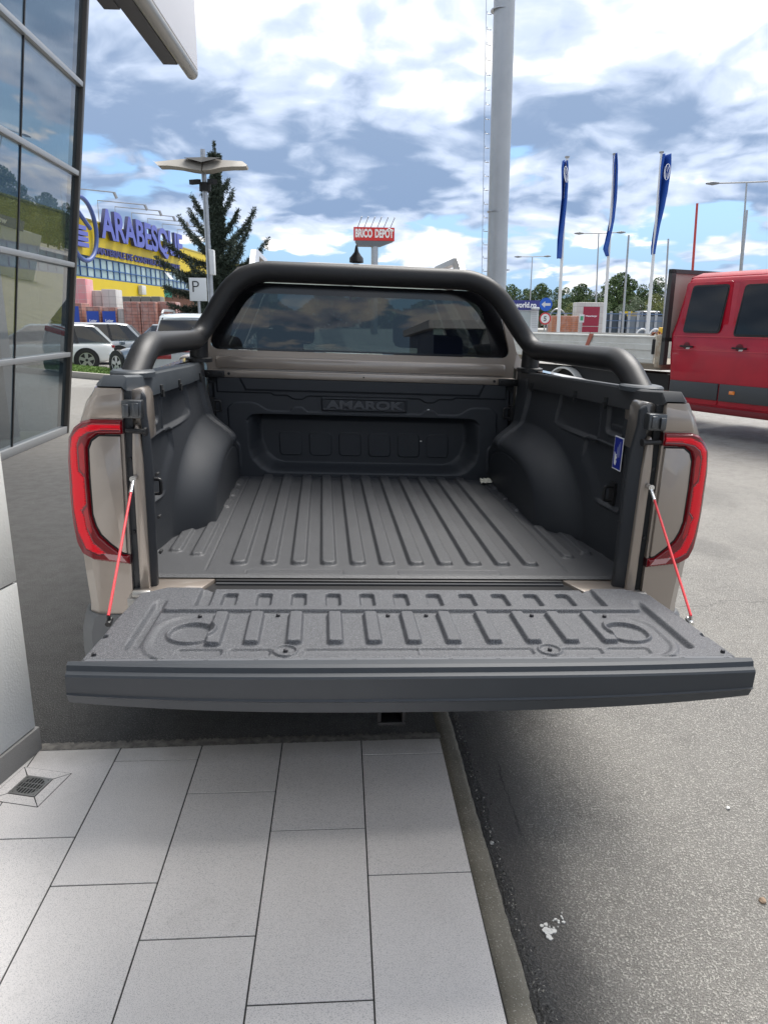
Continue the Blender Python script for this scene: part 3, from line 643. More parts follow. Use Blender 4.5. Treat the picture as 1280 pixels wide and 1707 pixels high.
    for k in range(1, 14):
        text(str(k*10), frame((-.700+.11*k-.004, -.6005, .8194), (1, 0, 0), (0, 1, 0)), .010, inkm, 'ruler_number', rl, .0002, 0, 1, 'CENTER')
    for x, y in ((-.534, -.358), (-.339, -.352), (-.057, -.353), (.043, -.353), (.324, -.353), (.520, -.358), (-.310, -.556), (.310, -.556), (-.731, -.570), (.731, -.570)):
        m = MB(); m.tube([(x, y, .818), (x, y, .826), (x, y, .8275)], .006, 12, rr=[.006, .005, .003]); tb(m, 'liner_bolt', mat('zinc bolt', (.05, .05, .055), .5, .5), TG, smooth=True)
    for s in (-1, 1):
        m = MB(); m.tube([(s*.725, -.060, .765), (s*.775, -.060, .765)], .012, 14); m.box((min(s*.735, s*.790), -.07, .70), (max(s*.735, s*.790), .03, .755)); tb(m, 'hinge', mat('raw hinge steel', (.35, .34, .32), .4, .7), TG, bevel=.003)
        m = MB(); m.tube([(s*.757, -.372, .806), (s*.757, -.350, .812)], .0075, 10); m.tube([(s*.757, -.362, .80), (s*.757, -.362, .826)], .0055, 8); tb(m, 'cable_anchor', CHROME if s > 0 else BLKS, TG)
build_tailgate()

def build_rollbar():
    P = lambda x, y: Vector(TY(x, y, 1.45))
    RB = empty('roll_bar'); RB.parent = TR
    hoop = [(-.822, .235, 1.345), (-.806, .385, 1.458), (-.812, 1.43, 1.446), (-.615, 1.47, 1.765), (.555, 1.47, 1.765), (.782, 1.43, 1.446), (.806, .385, 1.458), (.822, .235, 1.345)]
    m = MB(); hp_ = smooth_path(hoop, [.105, .13, .15, .15, .13, .105], 14); m.tube(hp_, .044, 28, rr=[.0425+.004*float(sm(1.40, 1.75, p.z)) for p in hp_]); m.build('bent_tube', BLKS, RB, smooth=True)
    for s in (-1, 1):
        xo = -.812 if s < 0 else .782
        m = MB(); m.tube([(xo, 1.452, 1.345), (xo, 1.452, 1.45), (xo-s*.012, 1.452, 1.49)], .043, 24); m.build('support_foot', BLKS, RB, smooth=True)
        m = MB(); m.loft([[(s*.822+a*math.cos(t), .262+b*math.sin(t), z-.028*.25) for t in np.linspace(0, 2*math.pi, 33)[:-1]] for a, b, z in ((.066, .092, 1.374), (.066, .092, 1.388), (.060, .086, 1.393), (.050, .060, 1.395))]); m.build('base_flange', CAPM, RB, smooth=True, auto=.5)
        m = MB(); m.loft([[(xo+a*math.cos(t), 1.45+a*1.2*math.sin(t), z) for t in np.linspace(0, 2*math.pi, 25)[:-1]] for a, z in ((.062, 1.345), (.062, 1.362), (.054, 1.366))]); m.build('foot_flange', BLKS, RB, smooth=True, auto=.5)
build_rollbar()

def build_cab():
    # rear wall of the cab around the window
    def prof(z): return float(np.interp(z, [1.20, 1.36, 1.42, 1.50, 1.60, 1.72, 1.79, 1.815], [.775, .785, .797, .775, .735, .672, .600, .50]))
    yb = lambda z: 1.66+max(0, z-1.38)*.03
    fr = round_poly([(-.765, 1.396), (.765, 1.396), (.685, 1.725), (-.685, 1.725)], [.055, .055, .07, .07], 7)
    out = []
    zs = [1.20, 1.30, 1.36, 1.42, 1.50, 1.60, 1.72, 1.79, 1.815]
    out = [(prof(z), z) for z in zs]+[(-prof(z), z) for z in reversed(zs)]
    bm_ = bmesh.new(); ov = [bm_.verts.new(lean((x, yb(z), z))) for x, z in out]; iv = [bm_.verts.new(lean((x, yb(z), z))) for x, z in fr]
    eo = [bm_.edges.new((ov[i-1], ov[i])) for i in range(len(ov))]; ei = [bm_.edges.new((iv[i-1], iv[i])) for i in range(len(iv))]
    bmesh.ops.triangle_fill(bm_, use_beauty=True, edges=eo+ei)
    me = bpy.data.meshes.new('cab_rear_panel'); bm_.to_mesh(me); bm_.free(); me.materials.append(TAUPE)
    o = link(bpy.data.objects.new('cab_rear_panel', me), TR); s = o.modifiers.new('t', 'SOLIDIFY'); s.thickness = .02; s.offset = 0
    # pressed ledges under the window
    m = MB(); m.box((-.735, 1.630, 1.306), (.735, 1.662, 1.366)); tb(m, 'cab_ledge', TAUPE, bevel=.010)
    m = MB(); m.box((-.775, 1.600, 1.262), (.775, 1.668, 1.300)); lg = tb(m, 'cab_flange', TAUPE, bevel=.006)
    for x in (-.67, 0, .67): m = MB(); m.tube([(x, 1.5995, 1.282), (x, 1.597, 1.282)], .007 if x else .004, 12); tb(m, 'flange_hole', DARK, lg)
    for s in (-1, 1):
        m = MB(); m.box((min(s*.69, s*.79), 1.585, 1.262), (max(s*.69, s*.79), 1.600, 1.297)); br = tb(m, 'rail_bracket', BLKS, bevel=.003)
        m = MB(); m.tube([(s*.705, 1.586, 1.28), (s*.705, 1.576, 1.28)], .010, 6); tb(m, 'bolt', BLKS, br); m = MB(); m.tube([(s*.77, 1.586, 1.28), (s*.77, 1.576, 1.28)], .008, 6); tb(m, 'bolt', BLKS, br)
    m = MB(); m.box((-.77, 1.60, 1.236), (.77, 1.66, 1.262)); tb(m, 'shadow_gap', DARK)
    # glass with black frit border
    gl = round_poly([(-.672, 1.408), (.672, 1.408), (.598, 1.672), (-.598, 1.672)], [.03, .03, .075, .075], 7)
    fo = round_poly([(-.761, 1.398), (.761, 1.398), (.681, 1.722), (-.681, 1.722)], [.05, .05, .07, .07], 7)
    bm_ = bmesh.new(); ov = [bm_.verts.new(lean((x, yb(z)-.004, z))) for x, z in fo]; iv = [bm_.verts.new(lean((x, yb(z)-.004, z))) for x, z in gl]
    n = len(fo)
    for i in range(n): bm_.faces.new((ov[i-1], ov[i], iv[i], iv[i-1]))
    me = bpy.data.meshes.new('window_frit'); bm_.to_mesh(me); bm_.free(); me.materials.append(WINB); wf = link(bpy.data.objects.new('rear_window', me), TR)
    m = MB(); m.add([(x, yb(z)-.003, z) for x, z in gl], [tuple(range(len(gl)))]); o = tb(m, 'pane', RGLASS, wf, fix=False)
    # roof and pillars
    rings = []
    for y, hw, zt, ze in ((1.74, .55, 1.815, 1.775), (1.80, .57, 1.838, 1.785), (2.2, .58, 1.866, 1.80), (2.7, .58, 1.845, 1.79), (3.05, .56, 1.80, 1.76)):
        rings.append([(-hw-.03, y, ze-.03), (-hw, y, ze), (-hw*.8, y, zt-.012), (-hw*.4, y, zt), (hw*.4, y, zt), (hw*.8, y, zt-.012), (hw, y, ze), (hw+.03, y, ze-.03), (hw*.8, y, ze-.04), (-hw*.8, y, ze-.04)])
    tb(MB().loft(rings), 'roof', TAUPE, smooth=True, auto=.8)
    for s in (-1, 1):
        m = MB(); m.box((min(s*.80, s*.93), 1.69, .40), (max(s*.80, s*.93), 3.75, 1.36)); tb(m, 'cab_side', TAUPE, bevel=.03)
        for a, b, c, d in ((1.68, 1.80, 1.72, 1.84), (2.45, 2.55, 2.45, 2.55), (3.55, 3.65, 3.0, 3.1)):
            m = MB(); m.loft([[(s*.80, a, 1.34), (s*.86, a, 1.34), (s*.86, b, 1.34), (s*.80, b, 1.34)], [(s*.55, c, 1.775), (s*.59, c, 1.775), (s*.59, d, 1.775), (s*.55, d, 1.775)]]); tb(m, 'pillar', TAUPE)
        m = MB(); m.add([(s*.85, 1.72, 1.36), (s*.85, 3.6, 1.36), (s*.58, 3.05, 1.76), (s*.58, 1.80, 1.76)], [(0, 1, 2, 3)]); tb(m, 'side_window', CARGL, fix=False)
        # roof rails in silver
        m = MB()
        m.loft([[(s*.540-.020, y, z0), (s*.540-.014, y, z1), (s*.540+.014, y, z1), (s*.540+.020, y, z0)] for y, z0, z1 in ((1.78, 1.80, 1.806), (1.85, 1.80, 1.862), (1.93, 1.80, 1.898), (2.02, 1.872, 1.905), (2.7, 1.875, 1.905), (2.85, 1.79, 1.86), (2.95, 1.78, 1.80))]); tb(m, 'roof_rail', mat('satin silver rail', (.62, .62, .63), .35, .7), smooth=True)
    m = MB(); m.loft([[(-.004+a*math.cos(t), y0+b*math.sin(t), z) for t in np.linspace(0, 2*math.pi, 17)[:-1]] for a, b, y0, z in ((.038, .075, 2.0, 1.860), (.037, .07, 2.0, 1.882), (.026, .05, 1.985, 1.893), (.012, .03, 1.965, 1.910), (.007, .018, 1.95, 1.935), (.001, .006, 1.945, 1.948))]); tb(m, 'roof_antenna', BLKS, smooth=True)
    # windscreen, bonnet, front
    m = MB(); m.add([(-.74, 3.68, 1.30), (.74, 3.68, 1.30), (.64, 3.04, 1.78), (-.64, 3.04, 1.78)], [(0, 1, 2, 3)]); tb(m, 'windscreen', glass('windscreen glass', (.01, .012, .012), .8), fix=False)
    m = MB(); m.loft([[(-.90, 3.6, .45), (-.90, 3.6, 1.22), (-.5, 3.6, 1.30), (.5, 3.6, 1.30), (.90, 3.6, 1.22), (.90, 3.6, .45)], [(-.92, 4.3, .45), (-.92, 4.3, 1.12), (-.5, 4.3, 1.22), (.5, 4.3, 1.22), (.92, 4.3, 1.12), (.92, 4.3, .45)], [(-.85, 4.95, .5), (-.85, 4.95, .95), (-.5, 4.95, 1.10), (.5, 4.95, 1.10), (.85, 4.95, .95), (.85, 4.95, .5)]]); tb(m, 'bonnet', TAUPE, bevel=.04)
    # interior
    inn = mat('cab interior fabric', (.03, .03, .032), .85); m = MB(); m.box((-.80, 1.72, .60), (.80, 3.6, .70)); tb(m, 'cab_floor', inn)
    for x in (-.38, .38):
        m = MB(); m.loft([[(x-.26, 2.75, .75), (x+.26, 2.75, .75), (x+.26, 2.90, .75), (x-.26, 2.90, .75)], [(x-.22, 2.62, 1.36), (x+.22, 2.62, 1.36), (x+.22, 2.72, 1.36), (x-.22, 2.72, 1.36)]])
        m.box((x-.13, 2.60, 1.40), (x+.13, 2.70, 1.60)); tb(m, 'front_seat', inn, bevel=.04)
    m = MB(); m.loft([[(-.66, 1.86, .75), (.66, 1.86, .75), (.66, 2.0, .75), (-.66, 2.0, .75)], [(-.62, 1.76, 1.34), (.62, 1.76, 1.34), (.62, 1.86, 1.34), (-.62, 1.86, 1.34)]])
    for x in (-.42, .42): m.box((x-.12, 1.76, 1.36), (x+.12, 1.85, 1.50))
    tb(m, 'rear_bench', inn, bevel=.03)
    m = MB(); m.box((-.72, 3.3, 1.0), (.72, 3.7, 1.28)); tb(m, 'dashboard', inn, bevel=.05)
    m = MB(); m.box((-.12, 3.0, 1.62), (.12, 3.03, 1.69)); m.tube([(0, 3.0, 1.66), (0, 3.12, 1.76)], .01, 8); tb(m, 'rear_view_mirror', DARK, bevel=.015)
build_cab()
# warning sticker on the right bed wall
stm = mat('sticker blue', (.012, .025, .26), .4); stw = mat('sticker white', (.75, .76, .78), .5)
m = MB(); m.box((.785, .262, 1.090), (.7865, .335, 1.205)); stk = tb(m, 'sticker', stw); stk['label'] = 'blue and white sticker'
m = MB(); m.box((.7840, .266, 1.094), (.7851, .331, 1.201)); tb(m, 'sticker_field', stm, stk)
m = MB(); m.prism([(.318, 1.11), (.306, 1.104), (.300, 1.118), (.308, 1.125), (.298, 1.131), (.306, 1.138), (.298, 1.146), (.312, 1.141), (.322, 1.15), (.318, 1.13)], lambda a, b, q: (q, a, b), .7828, .7841); tb(m, 'sticker_emblem', stw, stk)
for i in range(3):
    m = MB(); m.box((.7830, .280+i*.009, 1.135), (.7841, .283+i*.009, 1.190-.01*i)); tb(m, 'sticker_line', mat('sticker grey', (.25, .28, .45), .5), stk)

# ================================================================== showroom on the left
ALU = mat('grey aluminium profile', (.36, .37, .38), .42, .6)
ALUD = mat('dark aluminium profile', (.07, .065, .06), .4, .5)
def build_showroom():
    S = empty('showroom_building', (-3.79, 8.33, 0), 'glass-fronted showroom with leaning glazing and grey transoms, left of the pickup', 'showroom')
    def M_(m, n, ma, parent=S, **k): return m.build(n, ma, parent, post=lambda p: (p[0]+3.79, p[1]-8.33, p[2]), **k)
    d = Vector((-.0226, -.9997, 0)); u = Vector((.144, 0, 1)); c = Vector((-3.786, 8.33, 0)); n = Vector((.9997, -.0226, 0))
    P = lambda s, z, t=0: tuple(c+d*s+u*z+n*t)
    Lx = 9.6
    for z, h in ((0, .10), (1.05, .062), (2.21, .062), (3.33, .062), (4.36, .062), (5.45, .062), (6.5, .3)):
        m = MB(); m.loft([[P(s, z, -.06), P(s, z+h, -.06), P(s, z+h, .045), P(s, z, .045)] for s in (-.02, Lx)]); M_(m, 'transom', ALU, bevel=.006)
    for s in (1.72, 3.44, 5.16, 6.88, 8.6):
        m = MB(); m.loft([[P(s-.012, z, -.002), P(s+.012, z, -.002), P(s+.012, z, .012), P(s-.012, z, .012)] for z in (.1, 6.5)]); M_(m, 'glazing_joint', SEAL)
    m = MB(); m.loft([[P(-.05, z, -.10), P(.03, z, -.10), P(.03, z, .05), P(-.05, z, .05)] for z in (0, 6.8)]); M_(m, 'corner_post', ALUD, bevel=.01)
    m = MB(); m.add([P(0, .05), P(Lx, .05), P(Lx, 6.6), P(0, 6.6)], [(0, 1, 2, 3)]); M_(m, 'glazing', SHOWGL, fix=False)
    # return wall facing away, interior
    m = MB(); q = [P(0, 0, -.03), (-12, 8.4, 0), (-12, 8.4, 6.6), P(0, 6.6, -.03)]; m.add(q, [(0, 1, 2, 3)]); M_(m, 'side_glazing', SHOWGL, fix=False)
    wh = mat('showroom white', (.60, .61, .60), .6)
    m = MB(); m.box((-12, -1.3, -.02), (-3.86, 8.3, .03)); M_(m, 'showroom_floor', mat('pale polished floor', (.42, .42, .40), .15))
    m = MB(); m.box((-12, -1.3, 6.7), (-2.6, 8.6, 7.2)); M_(m, 'roof', wh)
    m = MB(); m.box((-12.1, -1.3, 0), (-12, 8.3, 6.7)); m.box((-12, -1.4, 0), (-3.6, -1.3, 6.7)); M_(m, 'back_wall', mat('showroom back wall', (.34, .37, .38), .8))
    for x, y in ((-4.35, 7.75), (-4.9, 4.4), (-4.9, 1.6), (-8, 7), (-8, 3)):
        m = MB(); m.loft([[(x-.14, y-.14, 0), (x+.14, y-.14, 0), (x+.14, y+.14, 0), (x-.14, y+.14, 0)], [(x-.14, y-.14, 6.7), (x+.14, y-.14, 6.7), (x+.14, y+.14, 6.7), (x-.14, y+.14, 6.7)]]); M_(m, 'column', mat('column grey', (.25, .27, .30), .6))
    m = MB(); m.box((-8.2, -1.2, 3.2), (-5.4, 8.2, 3.45)); M_(m, 'gallery', wh)
    m = MB(); m.box((-7.2, 3.4, .35), (-5.1, 7.4, .95)); m.loft([[(-6.9, 4.2, .95), (-5.4, 4.2, .95), (-5.4, 6.9, .95), (-6.9, 6.9, .95)], [(-6.7, 4.7, 1.42), (-5.6, 4.7, 1.42), (-5.6, 6.2, 1.42), (-6.7, 6.2, 1.42)]])
    M_(m, 'display_plinth', mat('display grey', (.22, .24, .26), .3, coat=.6), bevel=.08)
build_showroom()

WALLM = mat('white coated cladding', (.78, .79, .78), .55, bump=(120, .0012, 4), var=(2.5, (.72, .74, .72), .6))
def build_rear_office():
    E = empty('office_building', (6, -22, 0), 'low navy pavilion with slanting white columns, mirrored in the rear window of the pickup', 'building')
    m = MB(); m.box((-2.2, -8, 0), (12, 0, 2.6)); m.build('wall', mat('deep blue panels', (.012, .028, .10), .35), E)
    for i in range(8):
        x = -1.2+i*1.7; m = MB(); m.loft([[(x, .02, 0), (x+.35, .02, 0), (x+.35, .35, 0), (x, .35, 0)], [(x+.9, .02, 2.6), (x+1.25, .02, 2.6), (x+1.25, .35, 2.6), (x+.9, .35, 2.6)]]); m.build('column', MATS['white coated cladding'], E)
    m = MB(); m.box((-2.5, -8.2, 2.61), (14, .8, 2.9)); m.build('roof', MATS['white coated cladding'], E)
build_rear_office()
def build_side_wall():
    c = Vector((-1.293, .396, 0)); a = Vector((-.285, -.9585, 0)); t = Vector((-.9585, .285, 0))
    Wl = empty('cladding_wall', c, 'white clad wall corner with grey tile skirting, at the left edge beside the tiles', 'wall')
    def P(s, q, z): return tuple(a*s+t*q+Vector((0, 0, z)))
    def blk(s0, s1, q0, q1, z0, z1, name, ma, bv=.003):
        m = MB(); V = [P(s0, q0, z0), P(s1, q0, z0), P(s1, q1, z0), P(s0, q1, z0), P(s0, q0, z1), P(s1, q0, z1), P(s1, q1, z1), P(s0, q1, z1)]
        m.add(V, [(0, 1, 2, 3), (4, 5, 6, 7), (0, 1, 5, 4), (1, 2, 6, 5), (2, 3, 7, 6), (3, 0, 4, 7)]); return m.build(name, ma, Wl, bevel=bv)
    for z0, z1 in ((.097, .664), (.670, 1.30), (1.306, 1.94), (1.946, 2.6), (2.606, 3.86)):
        blk(.0, 4.0, 0, .55, z0, z1, 'cladding_panel', WALLM)
    blk(.01, 4.0, .01, .54, .6, 3.8, 'wall_core', DARK, 0)
    blk(-.008, 4.0, -.010, .56, -.01, .094, 'skirting', mat('grey skirting tile', (.27, .265, .255), .5, speck=(600, .5, .7, (.18, .175, .17))), .002)
build_side_wall()

def build_drain():
    c = Vector((-1.238, .170, 0)); D = empty('floor_drain', c, 'small square steel drain grate set into the tiles at the foot of the white wall', 'drain', rz=math.radians(-16))
    tm = MATS['speckled porcelain tile']; gm = MATS['grout']; s, q = .092, .050
    m = MB(); m.box((-s-.002, -s-.002, .0010), (s+.002, s+.002, .0024)); m.build('drain_joint', gm, D)
    for i in range(4):
        R_ = Matrix.Rotation(i*math.pi/2, 4, 'Z'); V = [(-s+.002, -s, 0), (s-.002, -s, 0), (q-.001, -q-.002, 0), (-q+.001, -q-.002, 0)]
        V = [R_ @ Vector(p) for p in V]; m = MB(); m.add([(p[0], p[1], .0018) for p in V]+[(p[0], p[1], .0033 if j < 2 else .0028) for j, p in enumerate(V)], [(0, 1, 2, 3), (4, 5, 6, 7), (0, 1, 5, 4), (1, 2, 6, 5), (2, 3, 7, 6), (3, 0, 4, 7)]); m.build('border_tile', tm, D)
    m = MB(); m.box((-q, -q, .0022), (q, q, .0030)); m.build('grate_pit', DARK, D)
    g = MB()
    for a, b in (((-q, -q), (q, -q+.008)), ((-q, q-.008), (q, q)), ((-q, -q+.008), (-q+.008, q-.008)), ((q-.008, -q+.008), (q, q-.008))): g.box((*a, .0030), (*b, .0055))
    nseg = 28; ro, ri = q-.006, q-.016
    for i in range(-3, 4):
        x = i*.0115; h = math.sqrt(max(ro**2-x**2, 0)); g.box((x-.0017, -h, .0031), (x+.0017, h, .0052))
    for y in (-.013, .013): g.box((-math.sqrt(ro**2-y*y), y-.002, .0032), (math.sqrt(ro**2-y*y), y+.002, .0050))
    # plate with a round opening
    for i in range(nseg):
        a0, a1 = 2*math.pi*i/nseg, 2*math.pi*(i+1)/nseg
        def sq(a): r = (q-.007)/max(abs(math.cos(a)), abs(math.sin(a))); return r*math.cos(a), r*math.sin(a)
        V = [(ro*math.cos(a0), ro*math.sin(a0)), (ro*math.cos(a1), ro*math.sin(a1)), sq(a1), sq(a0)]; g.prism(V, lambda a, b, z: (a, b, z), .0031, .0048)
    g.build('grate', mat('brushed steel', (.36, .36, .35), .35, .9), D)
build_drain()

def build_sign_canopy():
    d = Vector((-.056, -.998, 0)); tip = Vector(tuple(W(331, 131, 4.0))); S = empty('fascia_sign', tip, 'white fascia sign with grey letters and metal bottom edge, overhead at top left', 'sign')
    t = Vector((-.998, .056, 0))
    def blk(s0, s1, q0, q1, z0, z1, name, ma, bv=.004, parent=S):
        V = [tuple(d*s+t*q+Vector((0, 0, z))) for z in (z0, z1) for s, q in ((s0, q0), (s1, q0), (s1, q1), (s0, q1))]
        m = MB(); m.add(V, [(0, 1, 2, 3), (4, 5, 6, 7), (0, 1, 5, 4), (1, 2, 6, 5), (2, 3, 7, 6), (3, 0, 4, 7)]); return m.build(name, ma, parent, bevel=bv)
    blk(0, 7.5, 0, .09, .055, 1.9, 'sign_face', mat('white sign panel', (.63, .63, .66), .45))
    m = MB(); m.tube([tuple(d*s+t*.045+Vector((0, 0, .035))) for s in (-.0, 7.5)], .045, 20); m.build('sign_edge_tube', mat('sign edge metal', (.33, .32, .30), .35, .5), S, smooth=True, auto=.5)
    blk(.22, 7.5, .095, .20, .02, .12, 'sign_bracket', mat('dark sign frame', (.07, .07, .075), .6)); blk(1.15, 7.5, .205, .30, .02, .12, 'sign_beam', MATS['dark sign frame'])
    o = tip+d*1.10+t*-.006+Vector((0, 0, .30))
    text('da', frame(d*2.02-t*.004+Vector((0, 0, .34)), (-d.x, -d.y, 0), (0, 0, 1)), 1.15, mat('sign letter grey', (.38, .39, .43), .5), 'sign_letters', S, .004, .008)
    C = empty('entrance_canopy', (-3.2, -3.0, 0), 'dark ribbed canopy over the entrance behind the camera', 'canopy')
    dk = mat('canopy soffit', (.05, .05, .055), .6)
    def M_(m, n, ma, **k): return m.build(n, ma, C, post=lambda p: (p[0]+3.2, p[1]+3.0, p[2]), **k)
    m = MB(); m.box((-7.5, -16, 4.0), (.3, -5.2, 4.25)); M_(m, 'canopy_slab', dk)
    for i in range(6): x = -6.6+i*1.25; m = MB(); m.box((x, -15.9, 3.8), (x+.16, -5.3, 3.995)); M_(m, 'canopy_beam', mat('canopy beam', (.16, .16, .17), .4))
    for y in (-15, -6): m = MB(); m.box((-3.2, y, 0), (-2.95, y+.25, 3.795)); M_(m, 'canopy_post', ALU)
build_sign_canopy()

# ================================================================== building-materials store
def build_store():
    b = Vector((.153, .988, 0)).normalized(); o = Vector((-18.14, 55.95, 0)); n = Vector((b.y, -b.x, 0))
    S = empty('hardware_store', o, 'long yellow building-materials store with big blue letters and a window band', 'store')
    P = lambda s, z, t=0: tuple(b*s+Vector((0, 0, z))+n*t)
    YEL = mat('yellow cladding', (.62, .46, .012), .5, var=(.5, (.56, .42, .02), .6)); BLU = mat('periwinkle letter face', (.105, .125, .42), .45, spec=.4); FRM = mat('blue window frame', (.03, .10, .28), .5)
    def blk(s0, s1, z0, z1, t0, t1, name, ma, parent=S, bv=0):
        V = [P(s, z, t) for z in (z0, z1) for s, t in ((s0, t0), (s1, t0), (s1, t1), (s0, t1))]
        m = MB(); m.add(V, [(0, 1, 2, 3), (4, 5, 6, 7), (0, 1, 5, 4), (1, 2, 6, 5), (2, 3, 7, 6), (3, 0, 4, 7)]); return m.build(name, ma, parent, bevel=bv)
    blk(-14, 75, 6.25, 8.85, -20, 0, 'upper_cladding', YEL); blk(-14, 75, 4.65, 6.24, -19.8, -.35, 'band_wall', mat('band infill', (.20, .25, .24), .6))
    blk(-14, 18.7, -.2, 4.64, -19.8, -.05, 'lower_cladding', YEL); blk(18.71, 75, -.2, 4.64, -19.8, -2.0, 'rear_wall', mat('brick infill', (.25, .12, .08), .8)); blk(-14.1, 75.1, 8.86, 8.98, -20.1, .05, 'roof_edge', mat('roof edge', (.45, .37, .10), .5))
    m = MB(); nn = 0
    pg = glass('store window glass', (.10, .15, .14), .25, .05, 1.7, (.7, .9, .9))
    for i in range(52):
        s = -13+i*1.2; p = MB(); p.add([P(s, 4.7, -.2), P(s+1.2, 4.7, -.2), P(s+1.2, 6.2, -.2), P(s, 6.2, -.2)], [(0, 1, 2, 3)])
        w = p.build('window', mat('pale glazing %d' % (i % 3), [(.33, .43, .42), (.40, .50, .48), (.24, .33, .35)][i % 3], .12, spec=.8), S, fix=False)
        if i < 36:
            q = MB()
            for z0, z1, s0, s1 in ((4.66, 4.74, s, s+1.2), (5.36, 5.43, s, s+1.2), (6.16, 6.24, s, s+1.2), (4.74, 6.16, s-.035, s+.035)):
                V = [P(a, z, t) for z in (z0, z1) for a, t in ((s0, -.19), (s1, -.19), (s1, -.10 if s1-s0 > .2 else -.12), (s0, -.10 if s1-s0 > .2 else -.12))]
                q.add(V, [(0, 1, 2, 3), (4, 5, 6, 7), (0, 1, 5, 4), (1, 2, 6, 5), (2, 3, 7, 6), (3, 0, 4, 7)])
            q.build('frame', FRM, w)
    # open hopper window
    m = MB(); m.add([P(19.2, 5.45, .45), P(20.3, 5.45, .45), P(20.3, 6.15, -.1), P(19.2, 6.15, -.1)], [(0, 1, 2, 3)]); m.build('open_window', mat('open sash', (.55, .57, .58), .3), S, fix=False)
    blk(12.0, 13.0, 3.7, 4.5, 0, .35, 'air_conditioner', mat('ac white', (.55, .55, .52), .5), bv=.03); blk(22.3, 25.6, 3.85, 4.6, -1.95, -1.7, 'green_panel', mat('green panel', (.05, .42, .30), .5))
    M = frame(P(4.3, 7.42, .30), tuple(b), (0, 0, 1)); tx = text('ARABESQUE', M, 3.60, BLU, 'store_lettering', S, .15, .105, 1)
    vs = [v.co.dot(b) for v in tx.data.vertices]; a0, a1 = min(vs), max(vs)
    zs = [v.co.z for v in tx.data.vertices]; z0, z1 = min(zs), max(zs)
    for v in tx.data.vertices:
        s = v.co.dot(b); v.co = v.co+b*((4.35+(s-a0)/(a1-a0)*19.3)-s); v.co.z = 7.30+(v.co.z-z0)/(z1-z0)*2.75
    tx.data.materials.append(mat('letter returns', (.03, .035, .10), .5))
    for p in tx.data.polygons: p.material_index = 0 if abs(p.normal.dot(n)) > .8 else 1
    M = frame(P(4.1, 6.52, .06), tuple(b), (0, 0, 1)); t2 = text('MATERIALE DE CONSTRUCTII SI FINISAJE', M, .72, mat('navy letters', (.03, .035, .17), .5), 'subtitle_lettering', S, .05, .030, 1)
    vs = [v.co.dot(b) for v in t2.data.vertices]; a0, a1 = min(vs), max(vs)
    for v in t2.data.vertices: s = v.co.dot(b); v.co = v.co+b*((4.1+(s-a0)/(a1-a0)*19.4)-s)
    # round emblem
    m = MB(); m.tube([P(1.45+2.25*math.cos(t), 8.05+2.25*math.sin(t), .3) for t in np.linspace(0, 2*math.pi, 49)], .17, 10, cap=False); em = m.build('emblem_ring', mat('emblem blue', (.05, .09, .28), .5), S, smooth=True)
    m = MB()
    for z in (6.75, 7.15, 7.55, 7.95):
        w = 1.55 if z < 7.9 else 1.2; V = [P(a, zz, t) for zz in (z, z+.30) for a, t in ((-.6, .1), (.9+w*.6, .1), (.9+w*.6, .5), (-.6, .5))]; mm = MB(); mm.add(V, [(0, 1, 2, 3), (4, 5, 6, 7), (0, 1, 5, 4), (1, 2, 6, 5), (2, 3, 7, 6), (3, 0, 4, 7)]); mm.build('emblem_bar', BLU, em)
    m = MB(); m.tube([P(-.6, 10.1, .3), P(2.7, 8.2, .3)], .16, 6); m.build('emblem_diagonal', MATS['emblem blue'], em)
    for s in (2.2, 8.2, 11.5, 15., 18.8, 22.6, 27.):
        m = MB(); m.tube([P(s-2, 8.9, -.5), P(s-2, 10.75, -.5), P(s, 10.7, 2.6)], .045, 6); m.tube([P(s, 10.7, 2.6), P(s+.05, 10.3, 2.75)], .12, 6); m.build('floodlight_arm', mat('arm grey', (.28, .29, .31), .5), S)
build_store()

# pallets of bricks and blocks in front of the store
def brickmat(name, a, b, mort, sx=4.4, sz=7.5):
    if name in MATS: return MATS[name]
    m = bpy.data.materials.new(name); m.use_nodes = True; k = NT(m.node_tree); co = k.new('ShaderNodeTexCoord').outputs['Object']; x, y, z = k.xyz(co)
    br = k.new('ShaderNodeTexBrick'); k.put(br.inputs['Vector'], k.com(k.m('ADD', x, y), z, 0)); br.inputs['Scale'].default_value = 1
    br.inputs['Brick Width'].default_value = 1/sx; br.inputs['Row Height'].default_value = 1/sz; br.inputs['Mortar Size'].default_value = .012; br.offset = 0
    br.inputs['Color1'].default_value = (*a, 1); br.inputs['Color2'].default_value = (*b, 1); br.inputs['Mortar'].default_value = (*mort, 1)
    k.put(k.n['Principled BSDF'].inputs['Base Color'], k.mix(k.ramp(k.noise(co, 3, 5, .6), .4, .7, 0, .4), br.outputs[0], (.42, .36, .34))); k.n['Principled BSDF'].inputs['Roughness'].default_value = .4; MATS[name] = m; return m
BR1 = brickmat('brick stack', (.30, .12, .09), (.36, .17, .13), (.14, .07, .06)); BRP = brickmat('pink wrapped blocks', (.58, .20, .22), (.62, .30, .30), (.55, .33, .33), 3, 3.4)
WRP = brickmat('white wrapped blocks', (.52, .50, .47), (.46, .44, .42), (.33, .32, .30), 2.5, 3.2); ORB = brickmat('orange bricks', (.36, .12, .05), (.42, .15, .07), (.22, .09, .05), 3.3, 9)
